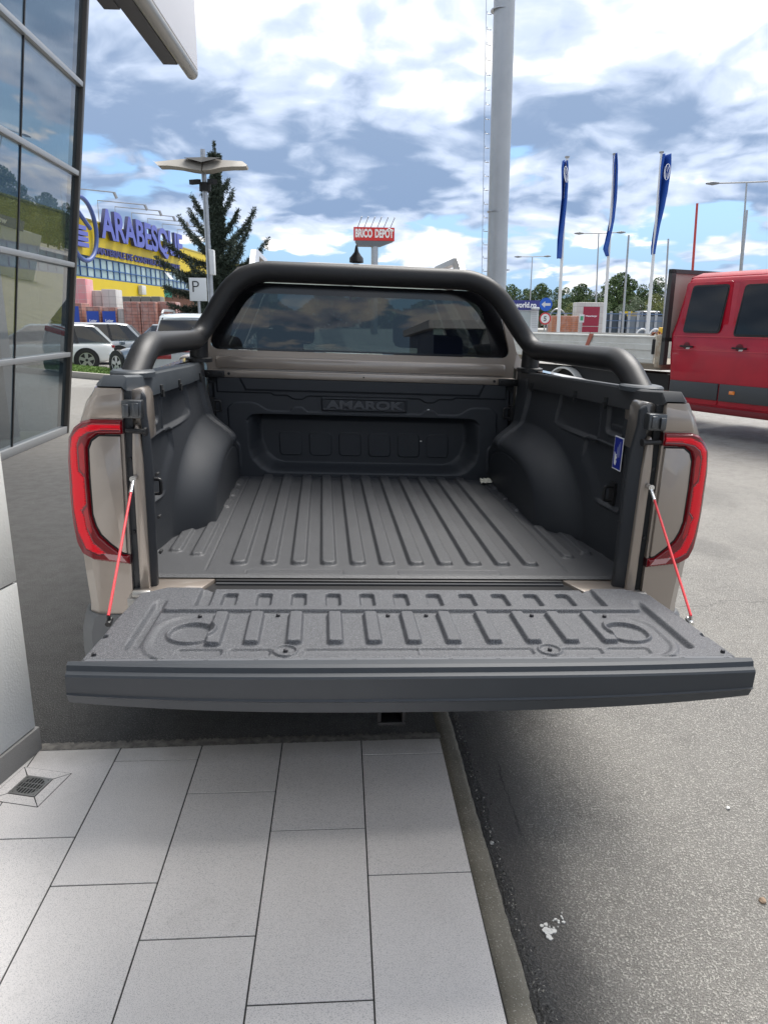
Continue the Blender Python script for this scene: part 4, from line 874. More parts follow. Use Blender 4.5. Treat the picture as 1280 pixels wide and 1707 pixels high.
def pallet(x0, x1, y0, y1, Y, ma, label, group=None, deep=1.1, lab=None, name='brick_pallet', base=None):
    a = W(x0, y1, Y); b = W(x1, y1, Y); top = W((x0+x1)/2, y0, Y)[2]; z0 = W((x0+x1)/2, y1, Y)[2] if base is None else base
    w = b[0]-a[0]; h = top-z0; c = (a[0]+b[0])/2
    E_ = empty(name, (c, Y, z0), label, 'pallet', group)
    m = MB(); m.box((-w/2, 0, .13), (w/2, deep, h)); o = m.build('wrapped_load', ma, E_, bevel=.035)
    pm = mat('pallet wood', (.30, .22, .14), .8); m = MB(); m.box((-w/2, 0, .085), (w/2, deep, .125)); m.build('pallet_deck', pm, E_)
    for q in (-w/2+.02, -.06, w/2-.14): m = MB(); m.box((q, 0, 0), (q+.12, deep, .083)); m.build('pallet_runner', pm, E_)
    if lab:
        col, (u0, u1, v0, v1), txt, rows = lab
        for r in range(rows):
            zz0 = h*(v0+(v1-v0)*r/rows)+.02; zz1 = h*(v0+(v1-v0)*(r+1)/rows)-.02
            m = MB(); m.box((-w/2+w*u0, -.012, zz0), (-w/2+w*u1, -.002, zz1)); lo = m.build('printed_wrap', mat('wrap '+str(col), col, .3), E_)
            if txt:
                t = text(txt, frame((-w/2+w*(u0+u1)/2, -.014, (zz0+zz1)/2-.02), (1, 0, 0), (0, 0, 1)), min((zz1-zz0)*.42, w*(u1-u0)/len(txt)*1.5), mat('print white', (.75, .75, .78), .5), 'wrap_lettering', lo, .002, .004, 1, 'CENTER')
    return E_
LB = (.015, .06, .36)
pallet(119, 140, 505, 546, 29.9, BR1, 'blue printed brick pallet beside the glass corner, leftmost of the lower row', 'brick pallets by the store', lab=(LB, (0, .75, .08, .95), None, 2), base=0)
pallet(146, 171, 511, 548, 29.6, BR1, 'brick pallet with blue printed wrap reading Leier, second in the lower row', 'brick pallets by the store', lab=(LB, (.05, .85, .08, .92), 'Leier', 2), base=0)
pallet(173, 197, 512, 549, 29.4, BR1, 'brick pallet with blue Leier wrap, beside the grey wrapped pallet', 'brick pallets by the store', lab=(LB, (.02, .92, .08, .93), 'Leier', 2), base=0)
pallet(198, 209, 514, 549, 29.5, WRP, 'narrow grey wrapped pallet between the blue wraps and the red bricks', 'brick pallets by the store', base=0)
pallet(209, 236, 503, 549, 29.2, BR1, 'tall red brick pallet right of the grey wrapped one', 'brick pallets by the store', base=0)
pallet(237, 263, 503, 549, 29.2, BR1, 'tall red brick pallet in the middle of the lower row, behind the grey hatchback', 'brick pallets by the store', base=0)
pallet(266, 296, 503, 550, 29.6, BR1, 'red brick pallet under the spruce, last of the lower row', 'brick pallets by the store', base=0)
pallet(117, 146, 464, 503, 31.6, BRP, 'pink wrapped block stack standing highest, beside the glass corner', 'brick pallets by the store', base=0)
pallet(148, 171, 484, 506, 32.4, WRP, 'white wrapped block pallet behind the pink stack', 'brick pallets by the store', base=0)
pallet(171, 195, 482, 506, 32.2, WRP, 'white wrapped block pallet with blue print, right of its twin', 'brick pallets by the store', base=0)
for i, (a, b) in enumerate(((202, 218), (219, 235), (236, 252), (253, 268))): pallet(a, b, 494, 506, 36, mat('dark blocks', (.13, .13, .12), .8), 'low dark grey block pallet behind the red bricks, '+('first from the left', 'second from the left', 'third from the left', 'nearest the spruce')[i], 'dark block pallets behind the bricks', base=0)

# ================================================================== cars
def car(name, label, loc, rz, L, Wd, H, paint, kind='hatch', group=None, cat='car', lights=True):
    """x runs from tail (0) to nose (L); y across; built with body, glass, pillars, lamps, wheels"""
    C_ = empty(name, loc, label, cat, group, rz); hw = Wd/2; gc = .17
    belt = H*.62
    if kind == 'suv': st = [(0, .55, .93*belt, .86), (.06, .35, belt, .93), (.5, gc, belt*1.02, 1), (L*.5, gc, belt, 1), (L*.72, gc, belt*.97, 1), (L*.90, gc+.02, belt*.86, .96), (L*.975, .3, belt*.74, .88), (L, .4, belt*.6, .8)]
    else: st = [(0, .45, .85*belt, .84), (.07, .30, belt*.97, .92), (.5, gc, belt, 1), (L*.5, gc, belt*.98, 1), (L*.74, gc, belt*.93, 1), (L*.90, gc, belt*.80, .95), (L*.975, .28, belt*.66, .86), (L, .36, belt*.52, .78)]
    R_ = []
    for x, zb, zt, k in st:
        w = hw*k; zm = (zb+zt)/2
        R_.append([(x, -w*.90, zb), (x, -w*.985, zb+.10), (x, -w, zm), (x, -w*.975, zt-.09), (x, -w*.90, zt), (x, -w*.5, zt+.02), (x, w*.5, zt+.02), (x, w*.90, zt), (x, w*.975, zt-.09), (x, w, zm), (x, w*.985, zb+.10), (x, w*.90, zb)])
    o = MB().loft(R_).build('body', paint, C_, smooth=True, auto=.7); sb = o.modifiers.new('s', 'SUBSURF'); sb.levels = sb.render_levels = 2
    # greenhouse
    xa, xb, xc, xd = (.12, .45, L*.50, L*.74) if kind != 'wagon' else (.10, .55, L*.52, L*.75)
    w0, w1 = hw*.92, hw*.74
    bot = [(xa, w0*.9), (xa+.4, w0), (L*.5, w0), (xd, w0*.9)]; top = [(xb, w1*.92), (xb+.35, w1), (xc, w1), (xc+.15, w1*.9)]
    zb_ = [belt*.97, belt, belt*.99, belt*.93]; zt_ = [H-.07, H-.03, H-.02, H-.07]
    m = MB(); V = []
    for s in (-1, 1): V += [(x, s*w, z) for (x, w), z in zip(bot, zb_)]+[(x, s*w, z) for (x, w), z in zip(top, zt_)]
    F = []
    for q in (0, 8): F += [(q+i, q+i+1, q+i+5, q+i+4) for i in range(3)]
    F += [(0, 4, 12, 8), (3, 7, 15, 11)]; m.add(V, F); m.build('windows', CARGL, C_)
    m = MB(); rr = []
    for x, w, z in ((xb-.03, w1*.86, H-.085), (xb+.05, w1*.97, H-.035), (xb+.4, w1*1.02, H-.002), (xc, w1*1.02, H+.0), (xc+.17, w1*.93, H-.055)):
        rr.append([(x, -w, z-.035), (x, -w*.93, z), (x, -w*.4, z+.02), (x, w*.4, z+.02), (x, w*.93, z), (x, w, z-.035), (x, w*.9, z-.05), (x, -w*.9, z-.05)])
    m.loft(rr); m.build('roof', paint, C_, smooth=True, auto=.9)
    for s in (-1, 1):
        for (x0, wa, z0, x1, wb, z1, t) in ((xa+.01, w0*.9, zb_[0], xb+.01, w1*.92, zt_[0], .10), (xd-.02, w0*.9, zb_[3], xc+.13, w1*.9, zt_[3], .05), (L*.44, w0, belt*.99, L*.43, w1, H-.03, .04), (L*.24 if kind == 'wagon' else L*.2, w0, belt, L*.26, w1, H-.03, .05)):
            m = MB(); m.loft([[(x0-t, s*(wa+.008), z0-.02), (x0+t, s*(wa+.008), z0-.02), (x0+t, s*(wa-.03), z0-.02), (x0-t, s*(wa-.03), z0-.02)], [(x1-t*.7, s*(wb+.010), z1), (x1+t*.7, s*(wb+.010), z1), (x1+t*.7, s*(wb-.03), z1), (x1-t*.7, s*(wb-.03), z1)]]); m.build('pillar', paint if t > .045 and x0 < L*.2 or x0 > L*.6 else SEAL, C_)
        for x in ((L*.19, L*.80) if kind != 'hatch' else (L*.15, L*.85)):
            r = .34 if kind != 'suv' else .37
            m = MB(); m.tube([(x, s*(hw*1.0+.006), r), (x, s*(hw-.25), r)], r+.055, 30); m.build('wheel_arch', DARK, C_)
            m = MB(); m.loft([[(x+q*math.cos(t), s*(hw+a), r+q*math.sin(t)) for a, q in ((.012, r*.68), (.016, r*.92), (-.01, r), (-.20, r), (-.21, r*.7))] for t in np.linspace(0, 2*math.pi, 33)], caps=False); w = m.build('wheel', TYRE, C_, smooth=True)
            m = MB(); m.tube([(x, s*(hw-.06), r), (x, s*(hw-.02), r)], r*.68, 24); m.build('rim_disc', DARK, w)
            m = MB()
            for i in range(5):
                t = i*2*math.pi/5+.3; c0, s0 = math.cos(t), math.sin(t)
                V = [(x+c0*q-s0*e, s*(hw+d_), r+s0*q+c0*e) for d_ in (.014, -.01) for q, e in ((.04, -.045), (r*.68, -.055), (r*.68, .055), (.04, .045))]; m.add(V, [(0, 1, 2, 3), (7, 6, 5, 4), (0, 4, 5, 1), (1, 5, 6, 2), (2, 6, 7, 3), (3, 7, 4, 0)])
            m.loft([[(x+q*math.cos(t), s*(hw+a), r+q*math.sin(t)) for a, q in ((.016, r*.64), (.018, r*.70), (-.02, r*.70))] for t in np.linspace(0, 2*math.pi, 33)], caps=False)
            m.build('rim', ALLOY, w)
        m = MB(); m.box((L*.72, s*(hw+.02) if s > 0 else -hw-.18, belt*.98), (L*.72+.10, s*(hw+.18) if s > 0 else -hw-.02, belt*1.10)); m.build('wing_mirror', paint, C_, bevel=.03)
        for x in (L*.36, L*.58): m = MB(); m.box((x-.09, min(s*(hw*.985), s*(hw*.985+.03)), belt*.86), (x+.09, max(s*(hw*.985), s*(hw*.985+.03)), belt*.88)); m.build('door_handle', paint, C_, bevel=.005)
        m = MB(); m.box((-.005, min(s*hw*.45, s*hw*.88), belt*.80), (.10, max(s*hw*.45, s*hw*.88), belt*.90)); m.build('tail_light', mat('red tail light', (.26, .008, .012), .2, coat=1), C_, bevel=.02)
        m = MB(); m.box((L*.955, min(s*hw*.5, s*hw*.85), belt*.60), (L*.99, max(s*hw*.5, s*hw*.85), belt*.70)); m.build('headlight', mat('headlight', (.6, .62, .65), .1, coat=1), C_, bevel=.02)
    return C_
WHITECAR = mat('white car paint', (.70, .71, .69), .3, coat=1); GREYB = mat('grey blue car paint', (.17, .21, .25), .3, .2, coat=1); SILV = mat('pale silver car paint', (.60, .65, .66), .25, .3, coat=1); BLACKC = mat('black car paint', (.012, .012, .014), .25, coat=1)
def park(local, world, rz):
    c_, s_ = math.cos(rz), math.sin(rz); return (world[0]-(local[0]*c_-local[1]*s_), world[1]-(local[0]*s_+local[1]*c_), world[2])
r_ = math.radians(199); car('estate_car', 'white estate car parked side-on between the glass corner and the grey hatchback', park((4.75*.19, .92), G(147, 618, -.10), r_), r_, 4.75, 1.85, 1.46, WHITECAR, 'wagon', 'cars parked on the left')
r_ = math.radians(137); car('hatchback', 'grey-blue hatchback with its front wheel by the grass strip', park((4.25*.85, .90), G(197, 627, -.05), r_), r_, 4.25, 1.8, 1.47, GREYB, 'hatch', 'cars parked on the left')
r_ = math.radians(190); car('silver_estate', 'silver car mostly hidden between the white estate and the hatchback', park((0, .9), tuple(W(243, 600, 25.5)[:2])+(-.1,), r_), r_, 4.7, 1.8, 1.50, mat('mid silver', (.45, .47, .48), .3, .4, coat=1), 'wagon', 'cars parked on the left')
# SUV seen from behind
c = W(322, 560, 12.2); o = car('suv', 'pale silver SUV with black rear window, seen from behind over the roll bar', (c[0], 12.2, 0), math.radians(93), 4.5, 1.86, 1.66, SILV, 'suv', 'cars parked on the left')
m = MB(); m.box((-.012, -.74, .955), (.03, .74, .975)); m.build('light_strip', mat('dark red strip', (.22, .006, .012), .3, coat=1), o, bevel=.01)
m = MB(); m.loft([[(.02, -.76, 1.03), (.02, .76, 1.03), (.10, .76, 1.03), (.10, -.76, 1.03)], [(.30, -.62, 1.55), (.30, .62, 1.55), (.38, .62, 1.55), (.38, -.62, 1.55)]]); m.build('rear_window', WINB, o, bevel=.02)
for s in (-1, 1): m = MB(); m.tube(smooth_path([(.55, s*.62, 1.66), (.75, s*.62, 1.73), (2.2, s*.62, 1.73), (2.4, s*.62, 1.66)], .1), .022, 8); m.build('roof_rail', mat('rail silver', (.6, .61, .62), .3, .8), o, smooth=True)

# grass strip with its kerb
def build_grass():
    P = [Vector(tuple(G(x, y)))for x, y in ((40, 618), (200, 632), (215, 622), (80, 609))]
    m = MB(); m.prism([(p.x, p.y) for p in P], lambda a, b, q: (a, b, q), -.05, .09); m.build('grass_strip', mat('short lawn', (.10, .17, .035), .9, bump=(40, .05), var=(3, (.16, .20, .05), .8)))['kind'] = 'structure'
    a, b = P[0], P[1]; d = (b-a).normalized(); n = Vector((d.y, -d.x, 0)); V = [a-d*3, b, b+n*.14, a-d*3+n*.14]
    m = MB(); m.prism([(p.x, p.y) for p in V], lambda a, b, q: (a, b, q), -.05, .11); m.build('grass_kerb', mat('pale kerb stone', (.30, .28, .25), .85), bevel=.01)['kind'] = 'structure'
    r = np.random.RandomState(3); n_ = 5000; u, v = r.rand(n_), r.rand(n_); C0 = np.array([(P[0]*(1-a)+P[1]*a)*(1-b)+(P[3]*(1-a)+P[2]*a)*b for a, b in zip(u, v)]); C0[:, 2] = .10
    tag(leafmesh('grass', C0, 1, .035, mat('grass blades', (.12, .20, .04), .8), None, 5), 'short green grass on the strip by the parked cars', 'grass', kind='stuff')
build_grass()

# ================================================================== red double-cab van with flatbed
def build_van():
    f = Vector((.404, -.915, 0)).normalized(); t = Vector((.915, .404, 0)).normalized(); o = Vector((5.85, 7.21, 0))
    V_ = empty('flatbed_van', tuple(o)[:2]+(KZ,), 'red double-cab van with white flatbed, parked on the road at the right edge', 'van', rz=math.atan2(f.y, f.x))
    # local: x forward, y left of travel = away from the camera, z up from the road
    z_ = -KZ
    def bd(m, n, ma, parent=V_, **k): return m.build(n, ma, parent, **k)
    def tum(y, z): return y+max(0, z-1.45)*.07
    def panel(poly, y0, y1, name, ma, parent=V_, bevel=.012):
        m = MB(); m.prism([(a, b+z_) for a, b in poly], lambda a, b, q: (a, tum(q, b), b), y0, y1); return bd(m, name, ma, parent, bevel=bevel)
    # body: loft over height of plan outlines (x from rear of cab to nose)
    rings = []
    for z, xr, xf, ins in ((.38, -1.70, 2.9, .02), (.50, -1.70, 3.05, 0), (1.10, -1.76, 3.05, -.01), (1.42, -1.78, 2.75, .0), (1.60, -1.74, 1.9, .03), (2.12, -1.62, 1.45, .045), (2.22, -1.60, 1.3, .09)):
        zz = z+z_; rings.append([(xr, ins+.05, zz), (xr+.05, ins, zz), (xf-.25, ins, zz), (xf, ins+.30, zz), (xf, 1.75-ins, zz), (xf-.25, 2.02-ins, zz), (xr+.05, 2.02-ins, zz), (xr, 1.97-ins, zz)])
    m = MB(); m.loft(rings); bd(m, 'cab_body', RED, bevel=.03)
    m = MB(); m.loft([[(-1.64, .17, 2.20+z_), (1.2, .17, 2.20+z_), (1.2, 1.85, 2.20+z_), (-1.64, 1.85, 2.20+z_)], [(-1.62, .15, 2.235+z_), (1.2, .15, 2.235+z_), (1.2, 1.87, 2.235+z_), (-1.62, 1.87, 2.235+z_)], [(-1.55, .30, 2.30+z_), (1.0, .30, 2.31+z_), (1.0, 1.72, 2.31+z_), (-1.55, 1.72, 2.30+z_)]]); bd(m, 'cab_roof', RED, bevel=.02)
    for (a, b, c, d, nm) in ((-1.475, -.86, 2.115, 1.44, 'rear_door'), (-.625, .42, 2.10, 1.40, 'front_door')):
        x0, x1 = (-1.66, -.815) if nm == 'rear_door' else (-.790, .62)
        dr = round_poly([(x0, .42+z_), (x1, .42+z_), (x1, 2.16+z_), (x0+.07, 2.16+z_)], .05, 4)
        m = MB(); m.prism(dr, lambda u, v, q: (u, tum(q, v-z_)+ (.10 if v-z_ > 2.15 else 0)*0, v), -.008, .10); D_ = bd(m, nm, RED, bevel=.008)
        w = round_poly([(a-.065, d+z_), (b-.055, d+z_), (b, c+z_), (a, c+z_)], .06, 5)
        m = MB(); m.prism(w, lambda u, v, q: (u, tum(q, v-z_), v), -.013, -.006); bd(m, 'window_seal', SEAL, D_)
        wi = round_poly([(a-.045, d+.025+z_), (b-.075, d+.025+z_), (b-.02, c-.025+z_), (a+.02, c-.025+z_)], .05, 5)
        m = MB(); m.prism(wi, lambda u, v, q: (u, tum(q, v-z_), v), -.018, -.012); bd(m, 'window_glass', mat('dark van glass', (.006, .008, .010), .05, spec=.35), D_)
        hx = -1.44 if nm == 'rear_door' else -.565
        m = MB(); m.tube(smooth_path([(hx-.10, -.012, 1.245+z_), (hx-.09, -.045, 1.245+z_), (hx+.10, -.045, 1.24+z_), (hx+.11, -.012, 1.24+z_)], .03), .013, 8); bd(m, 'handle', BLKS, D_, smooth=True)
        m = MB(); m.tube([(hx, -.0085, 1.245+z_), (hx, -.010, 1.245+z_)], .058, 20); bd(m, 'handle_recess', mat('dark red recess', (.12, .002, .008), .4), D_)
        m = MB(); m.prism([(hx-.01, 1.205), (hx+.05, 1.205), (hx+.07, 1.235), (hx+.0, 1.225)], lambda u, v, q: (u, q, v+z_), -.012, -.009); bd(m, 'handle_sticker', mat('white tag', (.7, .7, .7), .5), D_)
    for x0, x1 in ((-1.66, -.815), (-.79, 1.3)):
        m = MB(); m.box((x0, -.030, .495+z_), (x1, -.002, .735+z_)); bd(m, 'rubbing_strip', mat('grey rubbing strip', (.045, .05, .055), .55), bevel=.008)
    m = MB(); m.box((-.62, -.037, .60+z_), (-.53, -.028, .65+z_)); bd(m, 'side_marker', mat('amber marker', (.75, .20, .01), .2, coat=1), bevel=.004)
    for z, h in ((1.385, .012), (1.19, .010)): m = MB(); m.box((-1.70, -.0125, z+z_), (1.6, -.0075, z+h+z_)); bd(m, 'body_crease', mat('crease red', (.50, .02, .04), .35, coat=.6))
    m = MB(); m.box((-1.68, .02, .30+z_), (2.4, .3, .40+z_)); bd(m, 'sill', mat('dark sill red', (.16, .004, .01), .5), bevel=.02)
    # windscreen, nose
    m = MB(); m.add([(1.48, .25, 2.15+z_), (1.48, 1.77, 2.15+z_), (2.45, 1.85, 1.45+z_), (2.45, .17, 1.45+z_)], [(0, 1, 2, 3)]); bd(m, 'windscreen', WINB, fix=False)
    # headboard of the flatbed
    HB = MB()
    for a, b, c, d in ((-1.86, -1.80, .95, 2.36), ): pass
    m = MB(); m.box((-1.87, -.06, .95+z_), (-1.80, .03, 2.36+z_)); m.box((-1.87, 2.0, .95+z_), (-1.80, 2.08, 2.36+z_)); m.box((-1.87, -.06, 2.30+z_), (-1.80, 2.08, 2.36+z_)); m.box((-1.87, -.06, 1.30+z_), (-1.80, 2.08, 1.36+z_)); bd(m, 'headboard_frame', mat('dark steel frame', (.06, .06, .06), .5, .4))
    m = MB(); m.box((-1.85, .0, 1.36+z_), (-1.83, 2.0, 2.30+z_)); bd(m, 'headboard_panel', mat('pale headboard', (.42, .36, .32), .6))
    # drop sides
    DS = mat('off-white drop side', (.60, .61, .58), .45, bump=(30, .0015), var=(5, (.52, .52, .48), .8))
    prof = [(.95, 0), (.965, -.03), (1.02, -.035), (1.03, -.022), (1.15, -.022), (1.16, -.035), (1.245, -.035), (1.255, -.022), (1.345, -.022), (1.355, -.035), (1.375, -.03), (1.38, 0)]
    for y0, sg in ((0, 1), (2.06, -1)):
        m = MB(); m.loft([[(x, y0+sg*q, z+z_) for z, q in prof] for x in (-5.55, -2.03)]); bd(m, 'drop_side', DS)
    m = MB(); m.box((-5.60, 0, .95+z_), (-5.56, 2.06, 1.38+z_)); bd(m, 'tail_board', DS)
    m = MB(); m.box((-5.58, .02, .86+z_), (-1.90, 2.04, .95+z_)); bd(m, 'bed_deck', mat('weathered deck boards', (.22, .19, .15), .8))
    m = MB(); m.box((-2.0, -.03, .90+z_), (-1.89, .05, 1.40+z_)); bd(m, 'corner_stake', mat('stained stake', (.42, .38, .30), .6, var=(12, (.25, .16, .10), .7)), bevel=.01)
    m = MB(); m.box((-2.06, -.045, 1.10+z_), (-2.01, -.02, 1.33+z_)); bd(m, 'latch', DARK, bevel=.006)
    m = MB(); m.prism([(-3.42, 1.39), (-3.33, 1.39), (-3.44, 1.16), (-3.51, 1.17)], lambda u, v, q: (u, q, v+z_), -.05, -.036); bd(m, 'lashing_strap', mat('faded red strap', (.40, .13, .09), .7))
    m = MB(); m.box((-2.35, .9, 1.38+z_), (-2.05, 1.2, 1.47+z_)); 
    m = MB(); m.box((-5.4, .12, .55+z_), (-1.8, .28, .80+z_)); m2 = bd(m, 'chassis_rail', DARK)
    m = MB(); m.box((-2.7, .05, .38+z_), (-2.62, .10, .86+z_)); bd(m, 'underrun_post', STEEL)
    m = MB(); m.box((-3.1, .3, .35+z_), (-1.8, .9, .78+z_)); bd(m, 'side_locker', mat('locker red', (.20, .02, .02), .6), bevel=.02)
    for x in (-4.05, 2.05):
        for y in (.02, 1.78):
            m = MB(); r = .35; m.loft([[(x+q*math.cos(a), y+e, r+q*math.sin(a)) for e, q in ((.0, .22), (-.005, .33), (.02, r), (.22, r), (.24, .22))] for a in np.linspace(0, 2*math.pi, 33)], caps=False); w = bd(m, 'wheel', TYRE, smooth=True)
            m = MB(); m.tube([(x, y+.03, r), (x, y+.2, r)], .225, 24); bd(m, 'rim', mat('steel rim', (.18, .18, .19), .5, .5), w, smooth=True, auto=.6)
    m = MB(); m.loft([[(-4.05+q*math.cos(a), e, .38+q*math.sin(a)) for e, q in ((-.02, .44), (-.02, .47), (.25, .47), (.25, .44))] for a in np.linspace(.1, math.pi-.1, 25)]); bd(m, 'mudguard', mat('mudguard edge', (.55, .56, .55), .4), smooth=True, auto=.6)
build_van()

# ================================================================== big pylon, lamps, flags, far things
PG = 'flags with round emblems on the poles'
def pole(name, label, x0, y0, x1, y1, Y, r0, r1, ma, group=None, cat='pole', z0=KZ):
    a = Vector(tuple(W(x1, y1, Y))); b = Vector(tuple(W(x0, y0, Y))); d = (b-a)/(b.z-a.z); base = a+d*(z0-a.z)
    E_ = empty(name, base, label, cat, group); m = MB(); n = 6
    m.tube([(d*((b.z-z0)*i/n)) for i in range(n+1)], r0, 20, rr=[r0+(r1-r0)*i/n for i in range(n+1)]); m.build('shaft', ma, E_, smooth=True, auto=.8)
    return E_, base, d, b
PYL = mat('grey pylon steel', (.40, .42, .44), .45, .35, bump=(4, .004), var=(1.6, (.34, .36, .38), .7))
E_, base, d, top = pole('pylon', 'thick grey steel pylon with climbing pegs, rising out of the frame behind the cab', 836, 0, 826, 470, 15.9, .235, .235, PYL, cat='pylon')
E_.children[0].scale = (1, 1, 1.35)
for i in range(34):
    z = 2.2+i*.30; p = d*z; m = MB(); s = p+Vector((-.235, -.05, 0)); m.tube([s, s+Vector((-.10, -.02, 0)), s+Vector((-.10, -.02, .05))], .009, 6)
    m.build('climbing_peg', STEEL, E_)
m = MB(); p0 = d*1.0; p1 = d*11.3; m.tube([p0+Vector((-.36, -.06, 0)), p1+Vector((-.36, -.06, 0))], .006, 6); m.build('safety_cable', STEEL, E_)
for z in (4.15, 8.3): m = MB(); p = d*(z*1.0); m.tube([p+Vector((0, 0, -.012)), p+Vector((0, 0, .012))], .241, 32); m.build('weld_band', STEEL, E_)

FLAGB = mat('blue flag cloth', (.012, .075, .36), .7); FWH = mat('white print', (.75, .77, .82), .6); POLEW = mat('white flagpole', (.66, .67, .67), .4)
def flag(px0, px1, ptop, shape, Y, label, emblem):
    E_, base, d, b = pole('flagpole', label, px0, ptop, px1, 548, Y, .075, .045, POLEW, 'flagpoles with long blue flags', 'flagpole')
    m = MB(); h = b.z-KZ; m.tube([d*h, d*(h+.05)], .09, 12); m.build('pole_cap', mat('grey cap', (.3, .3, .3), .4), E_)
    # cloth: rows of (y pixel, left x, right x) -> a banner folded in depth
    V = []; n = 12; R_ = len(shape)
    ys = np.array([q[0] for q in shape], float); L_ = np.array([q[1] for q in shape], float); Rr = np.array([q[2] for q in shape], float)
    yy = np.linspace(ys[0], ys[-1], 60); V = []
    for y in yy:
        a = W(np.interp(y, ys, L_), y, Y); c = W(np.interp(y, ys, Rr), y, Y)
        dip = shape[0][3]*max(0, 1-(y-ys[0])/40.)
        for j in range(n+1):
            t = j/n; p = a*(1-t)+c*t; ph = (y-ys[0])/36.
            V.append((p[0]-base.x, p[1]-base.y-.25*math.sin(t*7+ph)*min(1, .3+t)-.0, p[2]-base.z+0))
    F = [(i*(n+1)+j, i*(n+1)+j+1, (i+1)*(n+1)+j+1, (i+1)*(n+1)+j) for i in range(59) for j in range(n)]
    m = MB(); m.add(V, F); o = m.build('flag', FLAGB, E_, smooth=True, auto=3); so = o.modifiers.new('t', 'SOLIDIFY'); so.thickness = .006
    if emblem:
        cx, cy, rx, ry, sk = emblem; m = MB(); K = lambda u, v: tuple(Vector(tuple(W(cx+u*rx+v*sk, cy-v*ry, Y)))-base+Vector((0, -.30, 0)))
        m.tube([K(math.cos(t), math.sin(t)) for t in np.linspace(0, 2*math.pi, 33)], .012, 6, cap=False)
        for l in (((-.5, .8), (0, .02), (.5, .8)), ((-.85, .35), (-.38, -.85), (0, -.1), (.38, -.85), (.85, .35))): m.tube([K(*p) for p in l], .011, 6)
        m.build('emblem', FWH, o)
flag(945, 930, 263, [(268, 937, 944, 0), (280, 935, 944, 0), (330, 934.5, 942.5, 0), (370, 931, 940, 0), (400, 929, 937, 0), (431, 928.5, 936, 0)], 27.5, 'white flagpole with a straight hanging blue flag, leftmost of the three by the road', (939, 293, 3.3, 13, -1))
flag(1024.5, 1006, 258, [(256, 1024, 1025.5, 0), (275, 1022, 1025.5, 0), (330, 1019.5, 1024.5, 0), (370, 1015, 1021, 0), (400, 1009, 1016, 0), (415, 1005.5, 1013, 0), (427, 1010, 1013, 0)], 27.5, 'white flagpole with a narrow edge-on blue flag, middle of the three', None)
flag(1102, 1079, 255, [(257, 1102, 1115, 0), (280, 1099.5, 1113, 0), (320, 1097, 1109, 0), (350, 1094, 1104, 0), (380, 1090, 1097, 0), (410, 1086, 1093, 0), (424, 1086, 1090, 0)], 27.5, 'white flagpole with a blue flag swinging right, rightmost of the three', (1105.5, 289, 4.6, 13, 1.5))
pole('bare_pole', 'slim bare grey pole between the middle and right flags', 1047.5, 392, 1037, 545, 34, .06, .045, STEEL, 'bare poles')
pole('bare_pole', 'slim bare grey pole just right of the right flag', 1113.5, 398, 1105, 545, 34, .06, .04, STEEL, 'bare poles')
pole('red_pole', 'red pole standing behind the roof of the red van', 1161.5, 339, 1153, 460, 34, .07, .055, mat('red painted pole', (.45, .05, .04), .4))
pole('bare_pole', 'slim bare grey pole beside the street light above the van roof', 1244.5, 350, 1234, 460, 34, .07, .05, STEEL, 'bare poles')
def tlight(cx, cy, bx, by, xl, xr, yl, yr, Y, label, r=.10):
    E_, base, d, b = pole('street_light', label, cx, cy, bx, by, Y, r, r*.55, STEEL, 'double-armed street lights', 'street light')
    L_, R_ = Vector(tuple(W(xl, yl, Y)))-base, Vector(tuple(W(xr, yr, Y)))-base; M0 = b-base
    for Q in (L_, R_):
        m = MB(); m.tube([M0, Q], .05, 6); m.build('arm', mat('arm galvanised', (.33, .34, .35), .6), E_); h = (Q-M0).normalized(); m = MB(); m.tube([Q-h*.9, Q-h*.45, Q], .1, 8, rr=[.06, .13, .05]); m.build('lamp_head', mat('lamp head grey', (.16, .17, .18), .5), E_, smooth=True)
tlight(1244, 304, 1233, 455, 1176, 1312, 306, 301, 48, 'tall street light with a long double arm above the red van roof')
tlight(997.5, 389, 993, 500, 957, 1042, 389, 387, 70, 'distant street light with a double arm between the left and middle flags')
tlight(887, 428, 883, 505, 857, 918, 428, 427, 90, 'small distant street light just left of the left flag')
tlight(842, 450, 840, 500, 818, 849, 451, 450, 120, 'faintest distant street light, peeking out beside the pylon')

